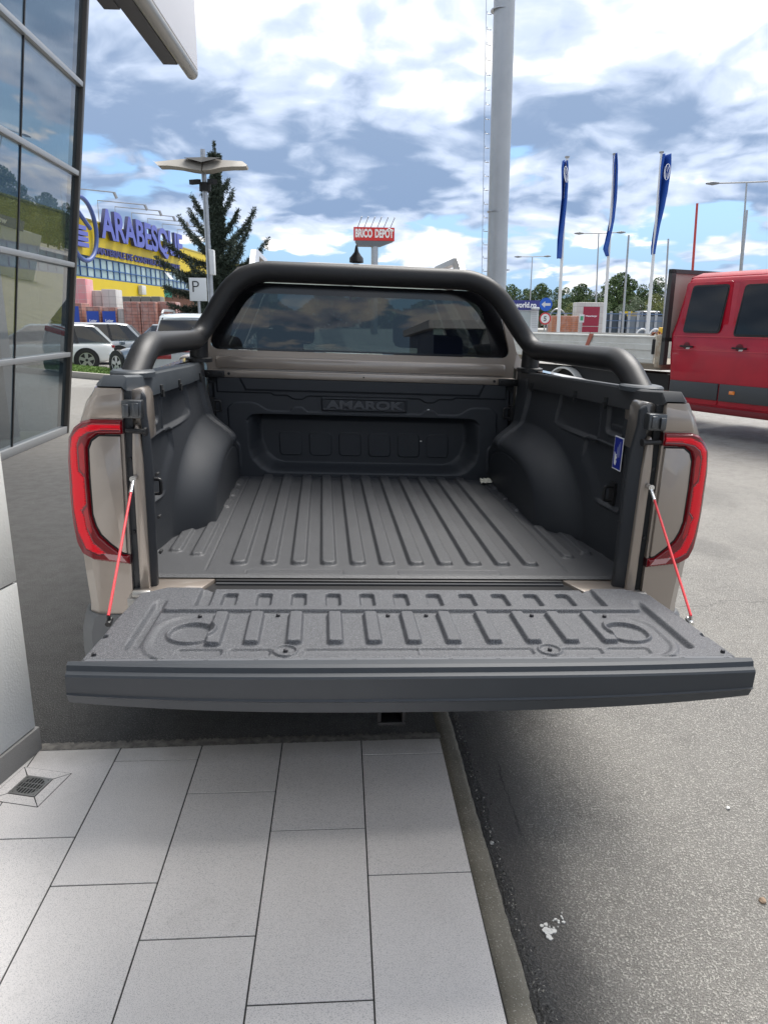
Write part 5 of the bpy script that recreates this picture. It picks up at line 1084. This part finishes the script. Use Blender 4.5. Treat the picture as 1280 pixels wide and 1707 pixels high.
# left lamp with wing reflectors and cameras
LM = mat('matt wing underside', (.24, .22, .19), .6); E_, base, d, b = pole('wing_lamp', 'grey lamp post with two wing-shaped reflectors and two cameras, in front of the spruce', 338, 249, 351, 480, 15.9, .075, .055, STEEL, cat='lamp post')
Yl = 15.9
def Lp(x, y, dy=0): return Vector(tuple(W(x, y, Yl)))-base+Vector((0, dy, 0))
for sg, pts in ((-1, [(340, 266, 290), (325, 266.5, 288), (305, 267.5, 284), (285, 269.5, 282), (270, 271, 282), (261, 272, 273)]), (1, [(342, 266, 290), (355, 267, 289), (372, 269, 285), (390, 270, 283.5), (405, 271, 283.5), (413, 277, 283)])):
    m = MB(); m.loft([[Lp(x, a, -.15), Lp(x, a-.5, .30), Lp(x, b_, .05), Lp(x, b_+.3, -.42)] for x, a, b_ in pts]); m.build('wing_reflector', LM, E_, smooth=True, auto=.5)
    m = MB(); x0 = 341; 
    V = [Lp(341, 265, -.20), Lp(341, 277, -.44), Lp(341+sg*30, 267.5, -.30), Lp(341+sg*30, 266, -.2)]; m.add(V+[v+Vector((0, .05, 0)) for v in V], [(0, 1, 2, 3), (7, 6, 5, 4), (0, 4, 5, 1), (1, 5, 6, 2), (2, 6, 7, 3), (3, 7, 4, 0)]); m.build('lamp_bracket', DARK, E_)
    m = MB(); a = Lp(342+sg*4, 308, -.05); c = Lp(342+sg*20, 307 if sg > 0 else 308, -.30); m.tube([a, Lp(342+sg*8, 306, -.1), Lp(342+sg*10, 305, -.15)], .03, 8); m.tube([Lp(342+sg*8, 304, -.1), c], .07, 4); m.build('camera', DARK, E_)
m = MB(); m.tube([Lp(341, 264), Lp(341.5, 280)], .13, 16); m.build('lamp_collar', DARK, E_, smooth=True, auto=.6)
m = MB(); m.tube([Lp(342, 305), Lp(342.5, 319)], .13, 16); m.build('camera_collar', DARK, E_, smooth=True, auto=.6)
m = MB(); a = Lp(353, 418, -.12); c = Lp(353, 459, -.12); m.box((a.x-.02, a.y-.2, c.z), (a.x+.085, a.y+.05, a.z)); m.build('post_sign', mat('sign white', (.62, .64, .65), .5), E_, bevel=.01)
# P sign
Yp = 15.2; a = W(315, 463, Yp); c = W(346, 502, Yp); cx = (a[0]+c[0])/2; E_ = empty('parking_sign', (cx, Yp, 0), 'white square parking sign with a thin black P, partly behind a spruce branch', 'sign')
m = MB(); m.box((a[0]-cx, -.02, c[2]), (c[0]-cx, .0, a[2])); bdd = m.build('sign_board', MATS['sign white'], E_, bevel=.004)
text('P', frame((a[0]-cx+.045, -.024, c[2]+.19), (1, 0, 0), (0, 0, 1)), .36, mat('sign black', (.02, .02, .02), .5), 'sign_letter', bdd, .002, -.004)
m = MB(); m.tube([(0, .03, 0), (0, .03, a[2]-.02)], .03, 10); m.build('sign_post', STEEL, E_, smooth=True)

# billboard
Yb = 90.; a, c = W(589.5, 377, Yb), W(657, 403, Yb); cx = (a[0]+c[0])/2; cz = c[2]; E_ = empty('billboard', (cx, Yb, 0), 'red billboard reading BRICO DEPOT on a grey column, above the cab roof', 'billboard')
wd = c[0]-a[0]; hh = a[2]-c[2]
BR_ = mat('billboard red', (.62, .03, .025), .45); m = MB(); m.box((-wd/2, -.2, cz+.05), (wd/2, .3, a[2]-.1)); bo = m.build('board', BR_, E_)
m = MB(); m.prism([(-wd/2+.2, cz+.03), (wd/2-.1, cz+.03), (.8, cz-.55), (-wd/2+.5, cz-.55)], lambda u, v, q: (u, q, v), -.3, 1.2); m.build('under_frame', mat('under frame', (.12, .13, .14), .6), E_)
m = MB(); m.tube([(.1, .2, 0), (.1, .2, cz-.3)], .42, 16); m.build('column', STEEL, E_, smooth=True, auto=.6)
for body, x, w in (('BRICO', -wd/2+.18, wd*.42), ('DEPOT', .02*wd, wd*.455)):
    t = text(body, frame((x, -.23, cz+hh*.27), (1, 0, 0), (0, 0, 1)), 1.25, mat('billboard white', (.80, .78, .76), .5), 'billboard_lettering', bo, .02, .055)
    xs_ = [v.co.x for v in t.data.vertices]; x0, x1 = min(xs_), max(xs_)
    for v in t.data.vertices: v.co.x = x+(v.co.x-x0)/(x1-x0)*w
m = MB(); m.tube([(wd*.30, -.24, a[2]-hh*.26), (wd*.37, -.24, a[2]-hh*.12), (wd*.44, -.24, a[2]-hh*.26)], .08, 6); m.build('roof_accent', MATS['billboard white'], bo)
for i in range(6):
    x = -wd/2+.5+i*(wd-1)/5; m = MB(); m.tube([(x, -.1, a[2]-.1), (x+.4, -1.6, a[2]+.9), (x+.3, -1.8, a[2]+.8)], .05, 5); m.build('board_light', MATS['arm grey'], E_)

# ================================================================== trees
LEAF = [mat('leaf green %d' % i, c, .7) for i, c in enumerate(((.055, .095, .030), (.075, .125, .038), (.038, .070, .024), (.10, .15, .05)))]
LEAFY = [mat('leaf yellow green %d' % i, c, .7) for i, c in enumerate(((.15, .17, .045), (.11, .14, .04), (.19, .20, .06)))]
LEAFG = [mat('leaf grey green %d' % i, c, .7) for i, c in enumerate(((.12, .16, .09), (.09, .13, .07), (.16, .19, .12)))]
BARK = mat('bark', (.10, .08, .06), .9, bump=(30, .01))
def broadleaf(x, ytop, wpx, Y, label, lm=LEAF, group='trees of the wood beyond the road', seed=0, ybase=None, name='broadleaf_tree', n=2600):
    top = W(x, ytop, Y); c = W(x, 541, Y); h = top[2]+1.0-.5; w = wpx*(Y+2)/1200; r = np.random.RandomState(seed+int(x)); z0 = KZ
    E_ = empty(name, (top[0], Y, z0), label, 'tree' if name != 'bush' else 'bush', group); H = top[2]-z0
    m = MB(); m.tube([(0, 0, 0), (.05*w, 0, H*.3), (0, 0, H*.6)], .02*H, 8, rr=[.028*H, .02*H, .008*H])
    for i in range(5):
        a = r.rand()*6.28; m.tube([(0, 0, H*(.22+.06*i)), (math.cos(a)*w*.3, math.sin(a)*w*.3, H*(.5+.06*i))], .01*H, 5)
    m.build('trunk', BARK, E_)
    C_ = []; k = 13
    for i in range(k):                      # lumps of foliage filling an uneven crown
        zz = .28+.62*(i+.5)/k; rad = w*.5*math.sin(math.pi*min(1, (zz+.02)*.93))**.6; a = i*2.4+r.rand(); q = rad*(.25+.55*r.rand()) if zz < .86 else rad*.2
        R = w*(.17+.10*r.rand()); cc = np.array([math.cos(a)*q, math.sin(a)*q, zz*H]); nn = n//k
        dd = r.normal(size=(nn, 3)); dd /= np.linalg.norm(dd, axis=1)[:, None]; C_.append(cc+dd*(R*(.55+.5*r.rand(nn)**.5))[:, None]*np.array([1, 1, .85]))
    C_ = np.concatenate(C_); C_ = C_[C_[:, 2] > .12*H]; C_[:, 2] = np.minimum(C_[:, 2], H*(.985+.02*r.rand(len(C_))))
    leafmesh('crown', C_, 1, w*.030, lm, E_, seed+int(x), .7)
far = [(852, 474, 46, 150, 'wide green tree in the wood, behind the pylon side'), (880, 478, 34, 156, 'lower green tree in the wood above the blue kiosk sign'), (903, 470, 46, 140, 'rounded dark tree of the wood above the round blue arrow sign'),
       (931, 474, 26, 160, 'small thin tree of the wood just left of the left flagpole'), (944, 474, 24, 148, 'thin tree of the wood just right of the left flagpole'), (970, 469, 44, 138, 'rounded tree of the wood between the left and middle flagpoles'),
       (990, 486, 36, 132, 'low tree of the wood left of the middle flagpole base'), (1037, 453, 66, 128, 'tallest broad tree of the wood, right of the middle flagpole'), (1012, 470, 30, 150, 'slim tree of the wood behind the middle flagpole'),
       (1072, 472, 36, 140, 'green tree of the wood left of the right flagpole'), (1100, 459, 40, 132, 'tall tree of the wood right of the right flagpole'), (1128, 463, 44, 126, 'dark tree of the wood beside the headboard of the van'),
       (1165, 468, 50, 140, 'tree of the wood hidden behind the van cab'), (1215, 470, 50, 140, 'tree of the wood seen through the van side')]
for i, (x, yt, w, Y, lb) in enumerate(far[:12]): broadleaf(x, yt, w, Y, lb, seed=i*7, n=4200)
for i, (x, yt, w, Y, lb, lm) in enumerate(((862, 500, 30, 110, 'low bush behind the blue kiosk', LEAF), (935, 498, 40, 105, 'broad low bush behind the brick stack', LEAF), (958, 503, 30, 100, 'yellow-green low bush left of the red wrapped pallet', LEAFY), (1000, 497, 40, 108, 'low bush above the red wrapped pallet', LEAF),
        (1062, 492, 30, 104, 'pale grey-green rounded bush between the middle and right poles', LEAFG), (1040, 503, 30, 100, 'dull green low bush under the tallest tree', LEAFG), (1094, 486, 34, 100, 'yellow-green rounded bush right of the right flagpole', LEAFY), (1100, 503, 36, 96, 'lower olive bush in front of the yellow-green one', LEAFY), (1122, 498, 34, 104, 'dark bush beside the van headboard', LEAF))):
    broadleaf(x, yt, w, Y, lb, lm, 'bushes along the edge of the wood', seed=90+i, name='bush', n=2200)
# dense lower storey of the wood, one mass
r = np.random.RandomState(11); n = 16000; xx = r.uniform(-60, 150, n); yy = 165+r.uniform(0, 14, n); zz = np.abs(r.normal(size=n))*2.6; hh = 6.3+1.6*np.sin(xx*.21)+1.2*np.sin(xx*.53+1)
zz = r.rand(n)**.8*hh
tag(leafmesh('woodland', np.stack([xx, yy, zz], 1), 1, .75, LEAF, None, 12), 'far mass of green woodland behind the single trees', 'woodland', kind='stuff')

def build_spruce():
    Y = 17.6; a = Vector(tuple(W(357, 236, Y))); b0 = Vector(tuple(W(368, 520, Y))); d = (a-b0)/(a.z-b0.z); base = b0+d*(0-b0.z); H = a.z
    E_ = empty('spruce_tree', base, 'tall ragged blue-green spruce behind the wing-shaped lamp post', 'tree'); m = MB(); n = 12
    m.tube([d*(H*i/n) for i in range(n+1)], .1, 8, rr=[.10*(1-i/n)+.006 for i in range(n+1)]); m.build('trunk', BARK, E_)
    r = np.random.RandomState(5); tips = []; br = MB(); N = []; 
    def branch(z, tipv, rad=.018):
        p0 = d*z; P = []; L = (tipv-p0).length; k = 14 if L < .8 else 26
        for i in range(k+1):
            t = i/k; p = p0*(1-t)+tipv*t; p = p+Vector((0, 0, -.14*L*math.sin(math.pi*t))); P.append(p)
        br.tube(P, rad, 5, rr=[rad*(1-.85*i/k) for i in range(k+1)])
        w = min(.34, .10+.13*L)
        for i in range(1, k+1):                  # side twigs with needles
            t = i/k; p = P[i]; dr = (P[i]-P[i-1]).normalized(); side = dr.cross(Vector((0, 0, 1))).normalized()
            for s in (-1, 1, 0, 0, 2 if L > .8 else 0):
                ln = w*(1-t**1.5*.62)*(.6+.6*r.rand()) if s else .08+.08*r.rand(); e = p+(side*(s if s != 2 else r.uniform(-.4, .4))*.8+dr*.7+Vector((0, 0, r.uniform(-.45, .35))))*ln if s else p+Vector((r.normal(), r.normal(), r.normal()))*.03+Vector((0, 0, -ln))
                q = max(4, int(ln/.018))
                for j in range(q):
                    c = p+(e-p)*((j+.5)/q); 
                    for _ in range(2): N.append((c+Vector(tuple(r.normal(size=3)))*.022, (e-p).normalized()))
    Tp = lambda x, y, dy=0: Vector(tuple(W(x, y, Y+dy)))-base
    for z, x, y, dy in ((3.15, 300, 362, .2), (3.35, 424, 350, -.2), (2.75, 446, 400, .3), (2.95, 278, 404, -.3), (2.7, 262, 430, -.4), (3.9, 322, 330, .1), (3.0, 416, 378, .4), (2.4, 276, 478, -.6), (2.5, 296, 455, -.7), (2.1, 284, 508, -.5), (2.7, 404, 412, -.2), (2.3, 425, 455, .3), (4.1, 388, 318, 0), (4.6, 380, 300, .1), (4.4, 338, 318, .2), (3.2, 325, 392, -.4), (2.6, 318, 440, -.8), (2.2, 322, 492, -.9), (1.9, 300, 530, -.6), (3.6, 396, 352, .2), (3.5, 318, 352, .5), (2.9, 390, 395, -.6)):
        branch(z, Tp(x, y, dy), .022)
    z = .7
    while z < H-.25:
        f = 1-z/H; k = 5 if z < 3 else 4
        for i in range(k):
            a_ = i*6.28/k+r.rand()*1.2+z*3; L = (.20+f*1.25)*(.5+.6*r.rand()) if z < 2.3 else (.07+.30*f)*(.4+.9*r.rand())
            branch(z, d*z+Vector((math.cos(a_)*L, math.sin(a_)*L, L*(.25+.35*r.rand()))), .012)
        z += (.17 if z < 2.6 else .14)+.05*r.rand()
    for i in range(200): z = H-.02-.5*r.rand()**1.5; N.append((d*z+Vector(tuple(r.normal(size=3)))*.02, Vector((0, 0, 1))))
    br.build('branches', BARK, E_)
    n = len(N); C_ = np.array([tuple(c) for c, _ in N]); D_ = np.array([tuple(v) for _, v in N]); jit = r.normal(size=(n, 3))*.75+D_; jit /= np.linalg.norm(jit, axis=1)[:, None]; sd = np.cross(jit, r.normal(size=(n, 3))); sd /= np.linalg.norm(sd, axis=1)[:, None]
    ln = .060; wd = .010; V = np.stack([C_-sd*wd, C_+jit*ln*.6-sd*wd*.9, C_+jit*ln*1.1, C_+sd*wd], 1).reshape(-1, 3)
    me = bpy.data.meshes.new('crown'); me.from_pydata(V.tolist(), [], np.arange(4*n).reshape(-1, 4).tolist())
    for c in ((.045, .065, .045), (.065, .09, .065), (.03, .045, .03)): me.materials.append(mat('needles %.3f' % c[0], c, .75))
    me.polygons.foreach_set('material_index', r.randint(0, 3, n)); link(bpy.data.objects.new('crown', me), E_)
build_spruce()

# ================================================================== things beyond the van
def thing_at(name, label, cat, x, y, Y, group=None, z0=KZ):
    p = W(x, y, Y); return empty(name, (p[0], Y, z0), label, cat, group), Vector((p[0], Y, z0))
E_, o = thing_at('gate_kiosk', 'small white kiosk with navy roof sign, beside the round traffic signs', 'kiosk', 870, 530, 36)
def pb(E, o, x0, x1, y0, y1, Y, dp, name, ma, parent=None, bevel=0, z0=None):
    a, c = W(x0, y0, Y), W(x1, y1, Y); m = MB(); m.box((a[0]-o.x, Y-o.y, (c[2] if z0 is None else z0)-o.z), (c[0]-o.x, Y+dp-o.y, a[2]-o.z)); return m.build(name, ma, parent or E, bevel=bevel)
KW = mat('kiosk white', (.58, .60, .61), .5); NV = mat('navy sign', (.035, .04, .20), .5)
pb(E_, o, 835, 896, 514, 548, 36, 2.4, 'kiosk_body', KW, z0=KZ); sg = pb(E_, o, 836, 899, 500, 517, 35.9, .3, 'kiosk_sign', NV)
a = W(857.5, 512.3, 35.88); t = text('world.ro', frame((a[0]-o.x, 35.88-o.y, a[2]-o.z), (1, 0, 0), (0, 0, 1)), .38, mat('sign lettering white', (.8, .8, .82), .5), 'kiosk_lettering', sg, .003, .012, .84)
pb(E_, o, 865, 883, 519, 548, 35.97, .02, 'kiosk_window', mat('kiosk pane', (.34, .38, .38), .15), z0=.4)
for y in range(521, 548, 3): pb(E_, o, 886, 895, y, y+1.0, 35.98, .015, 'cladding_slat', mat('slat grey', (.42, .44, .45), .5))
p = pb(E_, o, 889, 899, 512, 516, 35.4, .5, 'security_camera', KW, bevel=.03)
# round signs
def round_sign(x, y, rpx, Y, name, label, kind):
    c = Vector(tuple(W(x, y, Y))); E = empty(name, (c.x, Y, KZ), label, 'traffic sign'); r = rpx*(Y+2.08)/1200/1.0*.97; z = c.z-KZ; out = []
    def disc(rr, y0, nm, ma, par): m = MB(); m.tube([(0, y0, z), (0, y0-.006, z)], rr, 36); return m.build(nm, ma, par)
    if kind == 'arrow':
        D = disc(r, 0, 'sign_disc', mat('sign blue', (.010, .10, .50), .35), E); Q = r/10.5
        pts = [(-7.5, 0), (-1.5, 5), (-1.5, 2), (7.5, 2), (7.5, -2), (-1.5, -2), (-1.5, -5)]; m = MB(); m.prism([(a*Q, b*Q+z) for a, b in pts], lambda u, v, q: (u, q, v), -.012, -.008); m.build('arrow', KW, D)
    else:
        D = disc(r, 0, 'sign_rim', mat('sign red', (.50, .03, .04), .35), E); disc(r*.76, -.004, 'sign_face', mat('sign face', (.66, .67, .66), .4), D)
        text('5', frame((-.005, -.014, z-r*.42), (1, 0, 0), (0, 0, 1)), r*1.15, mat('sign black', (.02, .02, .02), .5), 'sign_number', D, .002, .004, 1, 'CENTER')
    if kind != 'arrow': m = MB(); m.tube([(0, .04, 0), (0, .04, z+r)], .035, 8); m.build('sign_post', STEEL, E, smooth=True)
    else: m = MB(); m.tube([(0, .04, z-r*1.0), (0, .04, z+r*.9)], .035, 8); m.build('sign_bracket', STEEL, E)
round_sign(909.5, 507.5, 11, 32, 'arrow_sign', 'round blue sign with a white arrow pointing left', 'arrow')
round_sign(908.2, 531, 10, 32, 'speed_sign', 'round white speed sign with red rim and a black 5, under the blue arrow', 'five')
# brick stacks, wrapped pallets
pallet(922, 963, 526.5, 549, 38, ORB, 'long low stack of orange bricks between the left flagpole and the wrapped pallet', name='brick_stack', base=0)
pallet(962, 1003, 504, 549, 40, WRP, 'tall wrapped pallet with two dark red printed panels, beside the middle flagpole', name='wrapped_pallet', lab=((.28, .012, .04), (.18, .84, .10, .92), 'Wienerberger', 2), base=0)
E_, o = thing_at('arch_frame', 'grey arched steel frame behind the orange bricks', 'frame', 929, 530, 44); m = MB()
c = [Vector(tuple(W(929+14*math.cos(t), 534-19*math.sin(t), 44)))-o for t in np.linspace(0, math.pi, 17)]; m.tube(c, .05, 6); m.build('arch_tube', STEEL, E_)
E_, o = thing_at('mesh_fence', 'grey steel mesh fence with dark screening behind the flagpoles', 'fence', 1030, 540, 42)
pb(E_, o, 1004, 1042, 523, 549, 42.1, .03, 'screen_panel', mat('dark screen', (.06, .08, .10), .7), z0=0); pb(E_, o, 1042, 1120, 527, 549, 42.1, .03, 'screen_panel', mat('pale screen', (.20, .23, .26), .7), z0=0)
for x in range(912, 1125, 15): pb(E_, o, x, x+1.2, 519 if x > 1000 else 523, 549, 42, .05, 'fence_post', STEEL, z0=KZ)
for y in (521.5, 533, 545): pb(E_, o, 912, 1122, y+1, y+2, 41.95, .03, 'fence_rail', mat('blue rail', (.10, .17, .30), .5))
m = MB(); E_, o = thing_at('info_sign', 'small pale sign with a green mark on a post, in front of the wrapped pallet', 'sign', 969, 531, 36); a = Vector((0, 0, W(969, 531, 36)[2]-KZ)); m.box((-.13, -.02, a.z-.20), (.13, 0, a.z+.20)); b_ = m.build('sign_board', KW, E_, bevel=.01)
m = MB(); m.box((-.08, -.026, a.z-.10), (.08, -.021, a.z+.12)); m.build('green_mark', mat('sign green', (.05, .30, .15), .5), b_); m = MB(); m.tube([(0, .03, 0), (0, .03, a.z)], .03, 8); m.build('sign_post', STEEL, E_)
# bank with a parked car, timber, bicycle hoops
m = MB(); a, c = W(1030, 546, 46), W(1200, 546, 46); m.box((a[0], 46, KZ-.1), (c[0]+40, 80, 1.0)); tag(m.build('embankment', mat('bank concrete', (.34, .33, .30), .9), bevel=.1), kind='structure')
car('parked_car', 'black car parked on the bank behind the bicycle hoops', (W(1087, 540, 48)[0], 48, 1.0), math.radians(82), 4.4, 1.8, 1.45, BLACKC, 'hatch')
E_, o = thing_at('timber_stack', 'stack of yellowish timber and scrap with a yellow triangle, left of the black car', 'timber', 1056, 540, 45)
for i in range(6): pb(E_, o, 1042+i*.5, 1068-i, 530-i*1.9, 532-i*1.9, 45, .9, 'plank_layer', mat('timber %d' % (i % 3), [(.34, .27, .15), (.20, .17, .12), (.42, .34, .20)][i % 3], .8), z0=None)
pb(E_, o, 1043, 1069, 532, 548, 45.05, .8, 'rack', mat('rack grey', (.16, .17, .17), .7), z0=0)
c = Vector(tuple(W(1046, 527, 44.9)))-o; m = MB(); m.prism([(-.28, .3), (.28, .3), (0, -.30)], lambda u, v, q: (c.x+u, c.y+q, c.z+v), -.03, 0); m.build('triangle_sign', mat('yellow triangle', (.62, .42, .02), .5), E_)
hp = empty('bicycle_hoop', (0, 0, 0), 'white bicycle hoop, leftmost of the row between the right flagpole and the van', 'bicycle hoop', 'white bicycle hoops'); m = MB(); m.tube([(.42*math.cos(t), 0, .42*math.sin(t)+.55) for t in np.linspace(0, math.pi, 15)]+[], .035, 8)
for s in (-1, 1): m.tube([(s*.42, 0, 0), (s*.42, 0, .55)], .035, 8)
m.build('hoop_tube', POLEW, hp)
m = MB(); m.box((-.42, -.02, .30), (.42, .02, .34)); m.build('cross_bar', POLEW, hp)
for i, (x, lb) in enumerate(((1072, None), (1094, 'white bicycle hoop in the middle of the row'), (1116, 'white bicycle hoop nearest the van headboard'))):
    h = hp if i == 0 else copy_tree(hp); p = W(x, 536, 30); h.location = (p[0], 30, KZ+.28); h.scale = (.8, 1, 1.15)
    if lb: h['label'] = lb
E_, o = thing_at('yellow_beacon', 'small yellow beacon box on the far side of the flatbed by the headboard', 'beacon', 1109, 545, 10.4, z0=1.3)
pb(E_, o, 1105, 1115, 546, 554, 10.4, .2, 'beacon_box', mat('beacon yellow', (.70, .42, .01), .4), bevel=.02, z0=1.3); pb(E_, o, 1106, 1114, 553, 556, 10.38, .22, 'beacon_base', DARK, z0=1.27)
E_, o = thing_at('rusty_chain', 'rusty chain heap lying on the flatbed edge', 'chain', 1097, 552, 10.3, z0=1.33); r = np.random.RandomState(2)
for i in range(7): c = Vector((r.uniform(-.13, .13), r.uniform(-.05, .05), .02+r.rand()*.10)); ax = Vector(tuple(r.normal(size=3))).normalized(); bx_ = ax.orthogonal().normalized(); m = MB(); m.tube([c+(ax*math.cos(t)*.05+bx_*math.sin(t)*.03) for t in np.linspace(0, 2*math.pi, 13)], .011, 6); m.build('chain_link', mat('rust', (.20, .07, .035), .9), E_)

# ================================================================== small things on the ground and in the bed
def crumb(name, label, cat, p, r, ma, seed, flat=.5, parent=None, n=1):
    rr = np.random.RandomState(seed); bm = bmesh.new(); bmesh.ops.create_icosphere(bm, subdivisions=2, radius=r)
    for v in bm.verts: v.co *= 1+.35*rr.normal()*.6; v.co.z *= flat
    me = bpy.data.meshes.new(name); bm.to_mesh(me); bm.free(); me.materials.append(ma); o = bpy.data.objects.new(name, me); link(o, parent); o.location = p; return tag(o, label, cat)
A4 = TR.matrix_world
def onbed(x, y, z): return A4 @ Vector((x, y, z))
# scrap of paper
m = MB(); k = 8; V = []; r = np.random.RandomState(8)
for i in range(k+1):
    for j in range(k+1): V.append((-.028+.056*i/k+.002*r.normal(), -.030+.05*j/k+.002*r.normal(), .006+.010*abs(math.sin(i*1.1+j*.9))+.012*(j/k)))
m.add(V, [(i*(k+1)+j, (i+1)*(k+1)+j, (i+1)*(k+1)+j+1, i*(k+1)+j+1) for i in range(k) for j in range(k)]); o = m.build('paper_scrap', mat('cream paper', (.62, .60, .50), .7), None, smooth=True)
s_ = o.modifiers.new('t', 'SOLIDIFY'); s_.thickness = .001; o.location = onbed(.615, 1.50, .766); tag(o, 'small crumpled cream paper scrap on the bed floor by the right wheel arch', 'paper scrap')
wm = mat('chalky white', (.62, .62, .60), .8)
for i, (x, y, z, lb) in enumerate(((.735, .50, .770, 'white speck on the bed floor near the right wall'), (.31, 1.585, 1.13, 'white speck on the bulkhead beside the lettering'), (.29, 1.66, .955, 'white fleck on the bulkhead recess'))): crumb('white_fleck', lb, 'fleck', onbed(x, y, z), .006, wm, i+1, .5)
for i, (x, y, rd, lb) in enumerate(((1212, 1348, .007, 'small white stone on the road at the right'), (820, 1407, .007, 'small pale stone in the gutter beside the kerb'), (1270, 1503, .010, 'brownish stone on the road at the right edge'))):
    crumb('stone', lb, 'stone', Vector(tuple(G(x, y, KZ)))+Vector((0, 0, rd*.5)), rd, [wm, wm, mat('brown stone', (.28, .20, .14), .9), mat('dark stone', (.05, .05, .05), .9)][i], 20+i, .7)
r = np.random.RandomState(4); c = Vector(tuple(G(911, 1552, KZ))); m = MB()
for i in range(46):
    t = r.rand(); q = c+Vector((.055*t+.010*r.normal(), .055*t-.012+.010*r.normal(), 0)) if i > 20 else c+Vector((.007*r.normal(), .010*r.normal(), 0)); rad = (.0055 if i <= 20 else .0028)*(.5+r.rand()); k = 7
    m.prism([(q.x+rad*(.6+.6*r.rand())*math.cos(a), q.y+rad*(.6+.6*r.rand())*math.sin(a)) for a in np.linspace(0, 2*math.pi, k+1)[:-1]], lambda u, v, w: (u, v, w), KZ+.0005, KZ+.0028+i*.00004)
tag(m.build('white_splash', wm), 'white splash of droppings on the road beside the kerb', 'splash', kind='stuff')
# leaf litter of grit along the kerb
n = 700; r = np.random.RandomState(6); yy = r.uniform(-.9, 1.0, n); xx = .295+yy*.026+np.abs(r.normal(size=n))*.016; C_ = np.stack([xx, yy, np.full(n, KZ+.006)+r.rand(n)*.004], 1)
tag(leafmesh('grit', C_, 1, .0035, [mat('grit pale', (.30, .29, .26), .9), mat('grit dark', (.07, .07, .065), .9)], None, 3), 'fine grit and dirt lying in the gutter along the kerb', 'grit', kind='stuff')
